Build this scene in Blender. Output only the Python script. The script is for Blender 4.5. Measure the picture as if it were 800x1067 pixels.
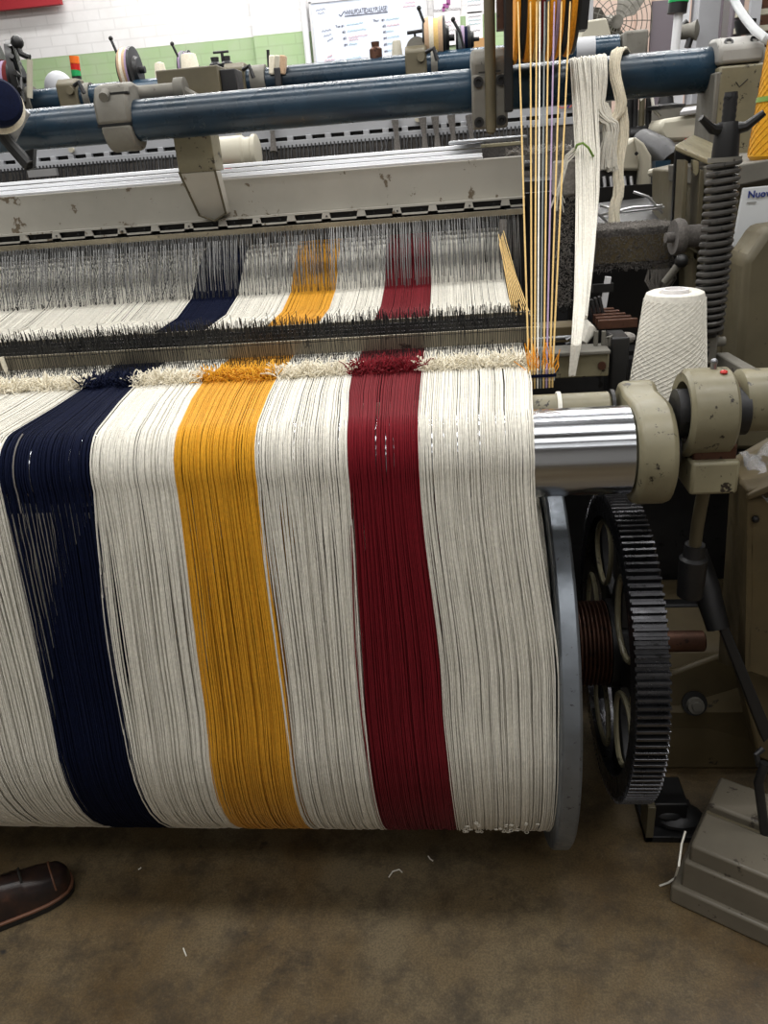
import bpy, bmesh, math, random
import numpy as np
from mathutils import Vector as V, Matrix
random.seed(7); rng = np.random.default_rng(11)
C = bpy.context.scene.collection
PI = math.pi
for o in list(bpy.data.objects): bpy.data.objects.remove(o)

# ------------------------------------------------------------------ camera, world, lights, exposure
FPX, PITCH, YAW, ROLL, CZ = 800.0, 24.4, 6.5, -4.6, 1.5      # focal length in pixels of an 800x1067 frame
_p, _y, _r = map(math.radians, (PITCH, YAW, ROLL))
FW = V((-math.sin(_y)*math.cos(_p), math.cos(_y)*math.cos(_p), -math.sin(_p)))
_rt = V((math.cos(_y), math.sin(_y), 0)); _up = _rt.cross(FW)
RT = math.cos(_r)*_rt + math.sin(_r)*_up
UP = -math.sin(_r)*_rt + math.cos(_r)*_up
CAM = V((0, 0, CZ))
def A(px, py, X=None, Y=None, Z=None):
    """the point of the place that lies on a given plane along a sight line"""
    d = FW + RT*((px-400)/FPX) - UP*((py-533.5)/FPX)
    i, v = (0, X) if X is not None else (1, Y) if Y is not None else (2, Z)
    return CAM + d*((v-CAM[i])/d[i])
cd = bpy.data.cameras.new('camera'); cam = bpy.data.objects.new('camera', cd); C.objects.link(cam)
cd.sensor_fit = 'VERTICAL'; cd.sensor_height = 24; cd.lens = FPX/1067*24; cd.clip_start = .02; cd.clip_end = 60
M4 = Matrix((RT, UP, -FW)).transposed().to_4x4(); M4.translation = CAM
cam.matrix_world = M4
S = bpy.context.scene; S.camera = cam
S.view_settings.view_transform = 'Standard'; S.view_settings.look = 'None'
S.view_settings.exposure = -0.05; S.view_settings.gamma = 1; S.view_settings.use_curve_mapping = False
w = bpy.data.worlds.new('world'); S.world = w; w.use_nodes = True
w.node_tree.nodes['Background'].inputs[0].default_value = (.92, .96, 1, 1)
w.node_tree.nodes['Background'].inputs[1].default_value = .42
def tube_light(name, x, y, z, lx, ly, power, col=(1, .985, .95)):
    l = bpy.data.lights.new(name, 'AREA'); l.shape = 'RECTANGLE'; l.size = lx; l.size_y = ly; l.energy = power; l.color = col
    o = bpy.data.objects.new(name, l); o.location = (x, y, z); C.objects.link(o); return o
for ly_, lz_, le_, lw_ in ((-2.2, 3.5, 26, .5), (-.7, 3.5, 40, .55), (.75, 3.5, 74, .40), (2.3, 3.5, 72, .14), (3.8, 3.55, 86, .12), (5.2, 3.6, 105, .12), (6.3, 3.7, 82, .12)):
    tube_light('fluorescent_light', -.4, ly_, lz_, 5.5, lw_, le_)

# ------------------------------------------------------------------ materials
def mat(name, col, rough=.5, metal=0, spec=.5):
    m = bpy.data.materials.new(name); m.use_nodes = True
    b = m.node_tree.nodes['Principled BSDF']
    b.inputs['Base Color'].default_value = (*col, 1); b.inputs['Roughness'].default_value = rough
    b.inputs['Metallic'].default_value = metal; b.inputs['Specular IOR Level'].default_value = spec
    return m
def N(m, t, **k):
    n = m.node_tree.nodes.new(t)
    for a, v in k.items():
        if a in n.bl_rna.properties and a not in ('inputs',): setattr(n, a, v)
    return n
def L(m, a, b): m.node_tree.links.new(a, b)
def noise(m, scale, detail=4, rough=.6, vec=None, dist=0):
    n = N(m, 'ShaderNodeTexNoise'); n.inputs['Scale'].default_value = scale
    n.inputs['Detail'].default_value = detail; n.inputs['Roughness'].default_value = rough; n.inputs['Distortion'].default_value = dist
    if vec is None:
        tc = N(m, 'ShaderNodeTexCoord'); vec = tc.outputs['Object']
    L(m, vec, n.inputs['Vector']); return n.outputs['Fac']
def ramp(m, fac, stops):
    r = N(m, 'ShaderNodeValToRGB'); e = r.color_ramp.elements
    while len(e) < len(stops): e.new(.5)
    for el, (p, c) in zip(e, stops): el.position = p; el.color = (*c, 1) if len(c) == 3 else c
    L(m, fac, r.inputs[0]); return r.outputs[0]
def mix(m, fac, a, b):
    n = N(m, 'ShaderNodeMix', data_type='RGBA')
    if isinstance(fac, float): n.inputs[0].default_value = fac
    else: L(m, fac, n.inputs[0])
    for i, s in ((6, a), (7, b)):
        if isinstance(s, tuple): n.inputs[i].default_value = (*s, 1)
        else: L(m, s, n.inputs[i])
    return n.outputs[2]
def bsdf(m): return m.node_tree.nodes['Principled BSDF']
def bump(m, h, strength=.3, dist=.002):
    b = N(m, 'ShaderNodeBump'); b.inputs['Strength'].default_value = strength; b.inputs['Distance'].default_value = dist
    L(m, h, b.inputs['Height']); L(m, b.outputs[0], bsdf(m).inputs['Normal'])
def worn(name, col, chip=(.03, .025, .02), rough=.45, metal=0, amount=.62, scale=18, dirt=.55, bmp=.15):
    """paint or metal with grime patches and small chips"""
    m = mat(name, col, rough, metal)
    f1 = noise(m, scale*.22, 5, .6); d = ramp(m, f1, [(.35, tuple(c*dirt for c in col)), (.62, col)])
    f2 = noise(m, scale*1.6, 6, .7); k = ramp(m, f2, [(amount, (0, 0, 0)), (amount+.03, (1, 1, 1))])
    L(m, mix(m, k, d, chip), bsdf(m).inputs['Base Color'])
    L(m, ramp(m, noise(m, scale, 3), [(.3, (rough*.8,)*3), (.7, (min(1, rough*1.35),)*3)]), bsdf(m).inputs['Roughness'])
    if bmp: bump(m, f2, bmp, .001)
    return m
def fibre(name, col, var=.14, sheen=.12):
    m = mat(name, col, .85, 0, .15)
    f = noise(m, 160, 2, .5); f2 = noise(m, 22, 3, .5)
    a = ramp(m, f, [(.3, tuple(c*(1-var) for c in col)), (.7, tuple(min(1, c*(1+var*.5)) for c in col))])
    L(m, mix(m, ramp(m, f2, [(.35, (.25,)*3), (.65, (0,)*3)]), a, tuple(c*.75 for c in col)), bsdf(m).inputs['Base Color'])
    bsdf(m).inputs['Sheen Weight'].default_value = sheen
    return m
MT = {
 'white_yarn': fibre('white_yarn', (.80, .775, .70)), 'navy_yarn': fibre('navy_yarn', (.003, .006, .026), .3, 0), 'grey_strand': fibre('grey_strand', (.20, .185, .17)),
 'yellow_yarn': fibre('yellow_yarn', (.72, .355, .02)), 'red_yarn': fibre('red_yarn', (.17, .005, .012), .14, .05),
 'cream_tuft': fibre('cream_tuft', (.80, .74, .60)), 'orange_yarn': fibre('orange_yarn', (.85, .34, .02)),
 'violet_yarn': fibre('violet_yarn', (.40, .30, .45)), 'straw_yarn': fibre('straw_yarn', (.72, .50, .20)), 'maroon_yarn': fibre('maroon_yarn', (.16, .02, .02)),
 'grey_yarn': fibre('grey_yarn', (.20, .22, .22)), 'tan_yarn': fibre('tan_yarn', (.55, .38, .25)), 'green_thread': fibre('green_thread', (.22, .36, .08)),
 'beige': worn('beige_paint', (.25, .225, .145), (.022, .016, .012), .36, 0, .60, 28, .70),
 'beige_dark': worn('dark_beige_paint', (.125, .094, .045), (.02, .015, .01), .5, 0, .64, 14, .55),  # darker, browner copy of the beige paint
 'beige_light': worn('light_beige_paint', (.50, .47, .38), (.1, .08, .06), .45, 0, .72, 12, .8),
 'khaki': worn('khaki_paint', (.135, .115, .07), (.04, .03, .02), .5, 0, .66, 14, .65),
 'dusty_grey': worn('dusty_grey_metal', (.20, .19, .165), (.06, .05, .045), .65, .2, .64, 20, .65),
 'beam_grey': worn('stained_white_paint', (.49, .47, .42), (.16, .125, .085), .45, 0, .60, 9, .78),
 'white_metal': worn('white_metal', (.82, .83, .86), (.4, .4, .4), .35, .1, .74, 10, .9),
 'channel': worn('pale_grey_paint', (.42, .43, .46), (.15, .15, .15), .45, 0, .7, 10, .85),
 'blue': worn('blue_enamel', (.014, .042, .076), (.06, .07, .075), .27, .1, .64, 12, .35),
 'steel': worn('dull_steel', (.32, .33, .35), (.12, .12, .13), .36, .9, .64, 26, .7),
 'flange': worn('flange_steel', (.22, .245, .28), (.09, .09, .11), .42, .75, .62, 40, .75),
 'dark_steel': worn('dark_steel', (.045, .045, .048), (.015, .015, .015), .42, .6, .62, 20, .5),
 'black': mat('black_metal', (.012, .012, .013), .42, .2),
 'gear': worn('gear_steel', (.105, .105, .115), (.03, .03, .03), .28, .9, .62, 30, .5),
 'rust': worn('rusty_steel', (.12, .055, .035), (.03, .015, .012), .45, .6, .58, 30, .55),
 'wire': mat('heddle_wire', (.22, .22, .22), .35, .8), 'wire_dark': mat('dropper_wire', (.055, .055, .055), .38, .7),
 'brass': worn('tarnished_bar', (.34, .30, .22), (.06, .05, .04), .4, .5, .62, 18, .6),
 'lint': fibre('lint', (.30, .28, .26), .3), 'lint_dark': fibre('grey_lint', (.125, .115, .108), .35),
 'paper': mat('paper', (.80, .78, .80), .7), 'board': mat('whiteboard', (.70, .76, .90), .25),
 'alu': mat('aluminium', (.6, .6, .62), .35, .8), 'cardboard': mat('cardboard', (.42, .24, .10), .8),
 'red_ink': mat('red_ink', (.65, .16, .12), .6), 'ink': mat('dark_ink', (.06, .06, .10), .6), 'teal_ink': mat('teal_ink', (.10, .40, .45), .6), 'purple_ink': mat('purple_ink', (.30, .08, .25), .6),
 'blue_ink': mat('blue_ink', (.01, .03, .22), .5), 'sign': mat('sign_enamel', (.62, .64, .66), .4),
 'plastic_blue': mat('blue_plastic', (.08, .32, .60), .4), 'cover': worn('cream_cover', (.50, .47, .38), (.25, .22, .17), .45, 0, .72, 6, .85),
 'lamp_red': mat('red_lens', (.50, .02, .015), .25), 'lamp_orange': mat('orange_lens', (.80, .16, .02), .25), 'lamp_green': mat('green_lens', (.02, .33, .10), .25),
 'pink_wall': worn('pink_wall', (.62, .47, .40), (.5, .4, .35), .8, 0, .8, 3, .9), 'slate': mat('grey_door', (.14, .12, .14), .6),
 'cap_grey': worn('cap_grey', (.34, .33, .31), (.1, .09, .08), .55, .2, .64, 20, .7), 'room_paint': mat('room_paint', (.55, .54, .52), .8), 'dusty_black': worn('dusty_black_steel', (.085, .08, .075), (.03, .03, .03), .45, .4, .6, 30, .55),
 'ceiling_paint': mat('ceiling_paint', (.30, .30, .30), .8), 'pedal': worn('worn_pedal_paint', (.165, .145, .11), (.05, .04, .03), .5, 0, .62, 16, .75),
 'red_banner': mat('red_banner', (.38, .02, .03), .7),
}
m = MT['chrome'] = mat('chrome', (.50, .52, .56), .13, 1)
tc = N(m, 'ShaderNodeTexCoord'); mp = N(m, 'ShaderNodeMapping'); mp.inputs['Scale'].default_value = (.6, 60, 60)
L(m, tc.outputs['Object'], mp.inputs[0]); L(m, ramp(m, noise(m, 3, 4, .6, mp.outputs[0]), [(.3, (.07,)*3), (.7, (.26,)*3)]), bsdf(m).inputs['Roughness'])
m = MT['leather'] = mat('brown_leather', (.03, .014, .010), .30, 0, .6)
f = noise(m, 26, 5); L(m, ramp(m, f, [(.35, (.014, .010, .012)), (.6, (.036, .018, .014)), (.75, (.08, .035, .024))]), bsdf(m).inputs['Base Color'])
MT['welt'] = mat('tan_welt', (.16, .07, .04), .5); MT['sole'] = mat('shoe_sole', (.012, .010, .009), .7); MT['lace'] = mat('shoe_lace', (.02, .018, .016), .8)
m = MT['film'] = mat('clear_film', (.95, .95, .97), .12); bsdf(m).inputs['Transmission Weight'].default_value = .85; bsdf(m).inputs['IOR'].default_value = 1.15
m = MT['tube_clear'] = mat('clear_hose', (.80, .83, .86), .2); bsdf(m).inputs['Transmission Weight'].default_value = .4

m = MT['floor'] = mat('stained_concrete', (.09, .07, .05), .55)
g = noise(m, 1.6, 6, .62, None, .4); a = ramp(m, g, [(.30, (.092, .055, .022)), (.44, (.150, .103, .049)), (.56, (.185, .140, .078)), (.70, (.135, .109, .070))])
g2 = noise(m, 9, 8, .8); a = mix(m, ramp(m, g2, [(.38, (.75,)*3), (.54, (0,)*3)]), a, (.045, .034, .022))
g3 = noise(m, 70, 5, .7); a = mix(m, ramp(m, g3, [(.58, (0,)*3), (.74, (.45,)*3)]), a, (.22, .18, .125))
g5 = noise(m, 210, 3, .7); a = mix(m, ramp(m, g5, [(.42, (.35,)*3), (.58, (0,)*3)]), a, (.03, .022, .014))
g4 = noise(m, 13, 2, .4); a = mix(m, ramp(m, g4, [(.735, (0,)*3), (.76, (.9,)*3)]), a, (.02, .018, .018))
L(m, a, bsdf(m).inputs['Base Color']); bump(m, g3, .35, .002)
L(m, ramp(m, g, [(.35, (.38,)*3), (.65, (.7,)*3)]), bsdf(m).inputs['Roughness'])

def brick_mat(name, zline):
    m = mat(name, (.8, .8, .8), .6)
    tc = N(m, 'ShaderNodeTexCoord'); sx = N(m, 'ShaderNodeSeparateXYZ'); L(m, tc.outputs['Object'], sx.inputs[0])
    cx = N(m, 'ShaderNodeCombineXYZ'); L(m, sx.outputs[0], cx.inputs[0]); L(m, sx.outputs[2], cx.inputs[1])
    b = N(m, 'ShaderNodeTexBrick'); L(m, cx.outputs[0], b.inputs['Vector'])
    b.inputs['Scale'].default_value = 1; b.inputs['Brick Width'].default_value = .22; b.inputs['Row Height'].default_value = .075; b.inputs['Mortar Size'].default_value = .006
    b.inputs['Color1'].default_value = (1, 1, 1, 1); b.inputs['Color2'].default_value = (.96, .96, .96, 1); b.inputs['Mortar'].default_value = (.88, .88, .88, 1)
    gt = N(m, 'ShaderNodeMath', operation='GREATER_THAN'); L(m, sx.outputs[2], gt.inputs[0]); gt.inputs[1].default_value = zline
    base = mix(m, gt.outputs[0], (.36, .50, .27), (.84, .83, .84))
    mm = N(m, 'ShaderNodeMix', data_type='RGBA', blend_type='MULTIPLY'); mm.inputs[0].default_value = 1
    L(m, base, mm.inputs[6]); L(m, b.outputs[0], mm.inputs[7])
    L(m, mix(m, ramp(m, noise(m, 5, 5), [(.4, (.18,)*3), (.6, (0,)*3)]), mm.outputs[2], (.55, .52, .5)), bsdf(m).inputs['Base Color'])
    bump(m, b.outputs['Fac'], -.25, .003)
    return m
MT['brick'] = brick_mat('painted_brick', 2.48)

# ------------------------------------------------------------------ mesh helpers (world coordinates in, one mesh object out)
class MB:
    def __init__(s): s.v = []; s.f = []
    def add(s, vs, fs):
        n = len(s.v); s.v += [tuple(v) for v in vs]; s.f += [tuple(i+n for i in f) for f in fs]; return s
    def box(s, c, d, R=None, taper=1.0):
        vs = []
        for z in (-1, 1):
            k = taper if z > 0 else 1
            for x, y in ((-1, -1), (1, -1), (1, 1), (-1, 1)):
                p = V((x*d[0]/2*k, y*d[1]/2*k, z*d[2]/2)); vs.append((R @ p if R else p) + V(c))
        return s.add(vs, [(3, 2, 1, 0), (4, 5, 6, 7), (0, 1, 5, 4), (1, 2, 6, 5), (2, 3, 7, 6), (3, 0, 4, 7)])
    def bb(s, x0, x1, y0, y1, z0, z1): return s.box(((x0+x1)/2, (y0+y1)/2, (z0+z1)/2), (abs(x1-x0), abs(y1-y0), abs(z1-z0)))
    def tube(s, path, r, n=10, cap=True, closed=False):
        P = [V(p) for p in path]; m = len(P); rs = r if hasattr(r, '__len__') else [r]*m
        T = []
        for i in range(m):
            a = P[i-1] if (i > 0 or closed) else P[i]; b = P[(i+1) % m] if (i < m-1 or closed) else P[i]
            t = (b-a); T.append(t.normalized() if t.length > 1e-9 else V((0, 0, 1)))
        u = T[0].orthogonal().normalized(); vs = []
        for i in range(m):
            u = (u - T[i]*u.dot(T[i])); u = u.normalized() if u.length > 1e-6 else T[i].orthogonal().normalized()
            w_ = T[i].cross(u)
            for k in range(n):
                a = 2*PI*k/n; vs.append(P[i] + (u*math.cos(a) + w_*math.sin(a))*rs[i])
        fs = []
        for i in range(m if closed else m-1):
            j = (i+1) % m
            for k in range(n): fs.append((i*n+k, i*n+(k+1) % n, j*n+(k+1) % n, j*n+k))
        if cap and not closed: fs += [tuple(range(n-1, -1, -1)), tuple((m-1)*n+k for k in range(n))]
        return s.add(vs, fs)
    def cyl(s, a, b, r, n=24, r2=None): return s.tube([a, b], [r, r if r2 is None else r2], n)
    def lathe(s, o, ax, prof, n=40, closed=False):
        """prof: list of (distance along axis, radius); closed joins last to first (a ring)"""
        o = V(o); t = V(ax).normalized(); u = t.orthogonal().normalized(); w_ = t.cross(u); vs = []; m = len(prof)
        for (d, r) in prof:
            for k in range(n):
                a = 2*PI*k/n; vs.append(o + t*d + (u*math.cos(a)+w_*math.sin(a))*max(r, 1e-5))
        fs = []
        for i in range(m if closed else m-1):
            j = (i+1) % m
            for k in range(n): fs.append((i*n+k, i*n+(k+1) % n, j*n+(k+1) % n, j*n+k))
        if not closed: fs += [tuple(range(n-1, -1, -1)), tuple((m-1)*n+k for k in range(n))]
        return s.add(vs, fs)
    def prism(s, pts, off):
        """pts: 3D outline; off: extrusion vector"""
        n = len(pts); off = V(off); P = [V(p) for p in pts]
        vs = P + [p+off for p in P]
        fs = [tuple(range(n-1, -1, -1)), tuple(range(n, 2*n))] + [(i, (i+1) % n, n+(i+1) % n, n+i) for i in range(n)]
        return s.add(vs, fs)
    def ball(s, c, r, n=12, sq=(1, 1, 1)):
        c = V(c); vs = []; m = n//2+1
        for i in range(m+1):
            t = PI*i/m
            for k in range(n):
                a = 2*PI*k/n; vs.append(c+V((r*sq[0]*math.sin(t)*math.cos(a), r*sq[1]*math.sin(t)*math.sin(a), r*sq[2]*math.cos(t))))
        return s.add(vs, [(i*n+k, (i+1)*n+k, (i+1)*n+(k+1) % n, i*n+(k+1) % n) for i in range(m) for k in range(n)])

def link(name, mb, mt, origin, parent=None, bev=0, smooth=35, thick=0):
    me = bpy.data.meshes.new(name)
    vs = np.array(mb.v, dtype=float).reshape(-1, 3) - np.array(origin)
    me.from_pydata(vs.tolist(), [], mb.f); me.update()
    bm = bmesh.new(); bm.from_mesh(me)
    if len(me.polygons) < 60000: bmesh.ops.recalc_face_normals(bm, faces=bm.faces)
    bm.to_mesh(me); bm.free()
    me.polygons.foreach_set('use_smooth', [True]*len(me.polygons))
    me.set_sharp_from_angle(angle=math.radians(smooth))
    me.materials.append(MT[mt] if isinstance(mt, str) else mt)
    o = bpy.data.objects.new(name, me); C.objects.link(o)
    if parent: o.parent = parent
    else: o.location = origin
    if bev:
        b = o.modifiers.new('bevel', 'BEVEL'); b.width = bev; b.segments = 2; b.limit_method = 'ANGLE'; b.angle_limit = math.radians(38); b.harden_normals = False
    return o
ORG = {}
def thing(name, label, cat, loc, group=None):
    o = bpy.data.objects.new(name, None); C.objects.link(o); o.location = loc; o.empty_display_size = .05
    o['label'] = label; o['category'] = cat
    if group: o['group'] = group
    ORG[o.name] = V(loc); return o
def part(name, mb, mt, root, bev=0, label=None, **k):
    r = root
    while r.parent: r = r.parent
    o = link(name, mb, mt, ORG[r.name], root, bev, **k)
    if label: o['label'] = label
    return o
def solo(name, label, cat, mb, mt, loc, group=None, bev=0, **k):
    o = link(name, mb, mt, V(loc), None, bev, **k); o['label'] = label; o['category'] = cat
    if group: o['group'] = group
    ORG[o.name] = V(loc); return o
def struct(name, mb, mt, loc=(0, 0, 0), bev=0):
    o = link(name, mb, mt, V(loc), None, bev); o['kind'] = 'structure'; ORG[o.name] = V(loc); return o
def text_mb(s, size, p, ux, uy, depth=.0015, sx=1.0):
    """lettering as a thin solid mesh lying at p, along ux with up uy"""
    cu = bpy.data.curves.new('t', 'FONT'); cu.body = s; cu.size = size; cu.extrude = depth; cu.resolution_u = 3
    ob = bpy.data.objects.new('t', cu); C.objects.link(ob); dg = bpy.context.evaluated_depsgraph_get(); dg.update()
    me = bpy.data.meshes.new_from_object(ob.evaluated_get(dg)); mb = MB(); ux = V(ux).normalized(); uy = V(uy).normalized(); un = ux.cross(uy)
    mb.add([V(p)+ux*v.co.x*sx+uy*v.co.y+un*v.co.z for v in me.vertices], [tuple(q.vertices) for q in me.polygons])
    bpy.data.objects.remove(ob); bpy.data.curves.remove(cu); bpy.data.meshes.remove(me); return mb
def arc(c, r, a0, a1, n, ax='x', x=0):
    return [V((x, c[0]+r*math.cos(a0+(a1-a0)*i/n), c[1]+r*math.sin(a0+(a1-a0)*i/n))) for i in range(n+1)]

# ================================================================== SETTING
struct('floor', MB().bb(-6, 6, -4, 7.4, -.2, 0), 'floor')
struct('ceiling', MB().bb(-6, 6, -4, 7.4, 4.2, 4.3), 'ceiling_paint')
struct('wall_front', MB().bb(-6, 6, -4.2, -4, 0, 4.2), 'room_paint')
struct('wall_left', MB().bb(-6.2, -6, -4, 7.2, 0, 4.2), 'room_paint')
struct('wall_right', MB().bb(6, 6.2, -4, 7.2, 0, 4.2), 'room_paint')
struct('wall_back', MB().bb(-6, .62, 7, 7.2, 0, 4), 'brick', (0, 7, 0))
mb = MB().bb(.62, 6, 7.0, 7.2, 0, 4); struct('wall_back_right', mb, 'pink_wall', (.62, 7, 0))
struct('trim_1', MB().bb(-1.52, -1.12, 6.955, 7.0, 0, 4), 'brick', (-1.52, 6.955, 0))        # pilaster
for k, x in enumerate((1.42, 1.75)): struct('trim_%d' % (k+2), MB().bb(x, x+.10, 6.93, 7.0, 0, 4), 'pink_wall', (x, 6.93, 0), .004)
mb = MB().bb(1.53, 1.74, 6.96, 7.0, 0, 2.45); struct('door_1', mb, 'slate', (1.53, 6.96, 0), .003)
struct('trim_4', MB().bb(1.86, 2.05, 6.9, 7.0, 0, 4), 'slate', (1.86, 6.9, 0), .004)

# ---------------- notices and board on the back wall
wx = V((1, 0, 0)); wz = V((0, 0, 1))
t = thing('whiteboard', 'large whiteboard with handwritten daily list on the back wall', 'whiteboard', (-1.04, 6.93, 1.5))
part('panel', MB().bb(-1.04, -.165, 6.93, 6.985, 1.5, 2.655), 'board', t)
fr = MB()
for b in ((-1.055, -.15, 2.65, 2.668), (-1.055, -1.037, 1.5, 2.66), (-.168, -.15, 1.5, 2.66), (-1.055, -.15, 1.485, 1.5)): fr.bb(b[0], b[1], 6.922, 6.985, b[2], b[3])
part('frame', fr, 'alu', t)
def wtext(s, px, py, h, mt, name, root, slope=.06, y=6.928, sx=1.0):
    p = A(px, py, Y=y); return part(name, text_mb(s, h, p, V((1, 0, slope)), wz, .0015, sx), mt, root)
wtext('\u2713', 352, 19, .07, 'ink', 'tick_mark', t)
for s_, px, py in (('HVN', 359.5, 16), ('UPDATE', 367, 15), ('DAILY', 380.5, 13.6), ('PLEASE!', 391, 12.3)): wtext(s_, px, py, .048, 'ink', 'heading_word', t, .02, 6.928, .58)
part('underline', MB().tube([A(359, 17, Y=6.927), A(404, 12.2, Y=6.927)], .0025, 5), 'ink', t)
# the writing on the board is too small to read: short strokes of handwriting stand where its lines stand
def scribble(px0, py0, px1, py1, mt, name, root, amp=.011, r=.0016, y=6.927):
    a, b = A(px0, py0, Y=y), A(px1, py1, Y=y); n = max(6, int((b-a).length/.011)); pts = []
    for i in range(n+1):
        p = a.lerp(b, i/n); pts.append(p+V((random.uniform(-.003, .003), 0, amp*(1 if i % 2 else -.4)*random.uniform(.5, 1))))
    return part(name, MB().tube(pts, r, 4), mt, root)
for s, px, py in (('Tue', 349.5, 29), ('#1', 355.5, 28.3), ('#2', 356.5, 34.6), ('#3', 357.5, 41.2), ('#4', 358.5, 48), ('Thur', 388.5, 23), ('#1', 397.5, 22), ('#2', 398.5, 28.5), ('#3', 399, 34.5), ('#4', 399.5, 41), ('#5', 400, 47.5), ('#6', 400.5, 54.5), ('Fri', 354.5, 64.5)):
    wtext(s, px, py, .024, 'ink', 'note_number', t, .03)
for q in ((361, 26.5, 378, 23.8, 'teal_ink'), (362, 33, 381, 30.4, 'teal_ink'), (363, 39.6, 383, 36.4, 'red_ink'), (364, 42.4, 373, 41, 'red_ink'), (364, 46.8, 372, 45.4, 'teal_ink'), (402, 21, 416, 19, 'teal_ink'), (403, 27.4, 416, 25.6, 'red_ink'), (403, 33.2, 410, 32.2, 'teal_ink'), (404, 39.6, 416, 38, 'teal_ink'), (404, 46, 417, 44, 'teal_ink'), (404, 53.2, 412, 52, 'teal_ink'),
          (361, 62.5, 376, 60, 'teal_ink'), (329, 11, 339, 9.5, 'ink'), (331, 14.5, 338, 13.5, 'ink'), (335, 33, 345, 31, 'ink'), (337, 38, 345, 36, 'ink'), (341, 43, 347, 40, 'ink'), (338, 64, 349, 62, 'red_ink'), (341, 60, 346, 58, 'red_ink'), (420, 7.2, 433, 6, 'red_ink'), (422, 3.5, 432, 2.2, 'red_ink')):
    scribble(*q[:4], q[4], 'note_line', t)
def sheet(name, label, x0, y0, x1, y1, lines, mt='paper', big=None):
    a, b = A(x0, y0, Y=6.98), A(x1, y1, Y=6.98)
    o = solo(name, label, 'paper notice', MB().bb(a.x, b.x, 6.978, 6.99, b.z, a.z), mt, (a.x, 6.978, b.z))
    for (p0, p1, p2, p3, c) in lines: scribble(p0, p1, p2, p3, c, 'writing', o, .010, .0016, 6.976)
    if big:
        P = A(big[0], big[1], Y=6.975); part('emblem', MB().box(P, (.045, .004, .03)).box(P+V((.02, 0, .03)), (.03, .004, .05)).box(P+V((-.02, 0, -.02)), (.02, .004, .03)), 'purple_ink', o)
sheet('paper_poster', 'white paper poster with purple mark, uppermost right of the whiteboard', 451, -14, 480, 9.5, [(452, 11, 480, 8.5, 'ink')], 'paper', (464.5, 6))
sheet('paper_poster', 'white handwritten notice below the purple-marked poster', 452, 13, 480, 46, [(460, 24, 477, 22, 'purple_ink'), (461, 28, 470, 27, 'purple_ink'), (462, 33, 476, 31, 'ink'), (463, 37, 472, 36, 'purple_ink'), (464, 41, 473, 40, 'ink')])
sheet('paper_poster', 'white typed notice left of the grey hanging rod', 486, -10, 502, 13, [(487, 2, 501, 0, 'teal_ink'), (487, 6, 501, 4.5, 'ink')])
sheet('paper_poster', 'white typed notice above the cardboard on the back wall', 485, 13, 503, 41, [(488, 18, 501, 16.5, 'ink'), (488, 22, 501, 20.5, 'teal_ink'), (488, 26, 500, 24.5, 'teal_ink'), (489, 33, 500, 31.5, 'ink')])
a, b = A(488, 41, Y=6.97), A(506, 60, Y=6.97)
solo('cardboard_sheet', 'brown cardboard sheet on the back wall under the typed notice', 'cardboard', MB().bb(a.x, b.x, 6.96, 6.985, b.z, a.z), 'cardboard', (a.x, 6.96, b.z))
a = A(70, 5, Y=6.9)
solo('red_banner', 'red banner along the top of the brick wall at far left', 'banner', MB().bb(-6, A(62, 0, Y=6.9).x, 6.9, 6.95, A(30, 7.5, Y=6.9).z, 3.1), 'red_banner', (-3.6, 6.9, 2.8))
pa, pb = A(317, 0, Y=6.9), A(327, 75, Y=6.9)
solo('wall_pipe', 'white conduit pipe running up the wall beside the whiteboard', 'pipe', MB().cyl((-1.10, 6.93, 0), (-1.10, 6.93, 3.9), .025, 12), 'white_metal', (-1.10, 6.93, 0))

# ================================================================== THE WARP
YB, ZB, RB = 1.50, .47, .396          # warp beam axis and yarn radius
YR, ZR, RR = 1.25, 1.03, .075          # chrome roller
XE = .158                              # right edge of the warp
def warp_profile():
    """centre line of the warp in (y, z): from behind the heddles, over the roller, down round the beam; with a drop factor 0..1 for the free hanging run"""
    P = [(2.86, 1.29, 0), (2.73, 1.262, 0), (2.63, 1.205, 0), (2.53, 1.14, 0), (2.36, 1.107, 0), (2.05, 1.105, 0), (1.8, 1.105, 0), (1.66, 1.106, 0), (1.56, 1.107, 0), (1.42, 1.106, 0)]
    for i in range(9):
        a = PI/2 + (PI/2+.10)*i/8; P.append((YR+(RR+.0042)*math.cos(a), ZR+(RR+.0042)*math.sin(a), 0))
    y0, z0 = P[-1][:2]
    a1 = PI - .05; y1, z1 = YB+RB*math.cos(a1), ZB+RB*math.sin(a1)
    n = 16
    for i in range(1, n): f = i/n; P.append((y0+(y1-y0)*f, z0+(z1-z0)*f, f))
    for i in range(15):
        a = a1 + (2.0)*i/14; P.append((YB+RB*math.cos(a), ZB+RB*math.sin(a), 1+i/14))
    return np.array(P)
WP = warp_profile()
tan = np.gradient(WP[:, :2], axis=0); tan /= np.linalg.norm(tan, axis=1)[:, None]; NRM = np.stack([tan[:, 1], -tan[:, 0]], 1)   # outward normal (up, then towards the viewer)
NRM = np.where((NRM[:, :1]*0+1) > 0, -NRM, NRM)
if NRM[5, 1] < 0: NRM = -NRM
HANG = np.where(WP[:, 2] <= 1, np.sin(np.clip(WP[:, 2], 0, 1)*PI*.82)**.8, np.sin(PI*.82)**.8*np.clip(1.6-WP[:, 2], 0, 1)/.6*0+np.sin(PI*.82)**.8*np.clip((1.9-WP[:, 2])/.9, 0, 1))
ROLL_ON = (WP[:, 2] > 0).astype(float)
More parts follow.
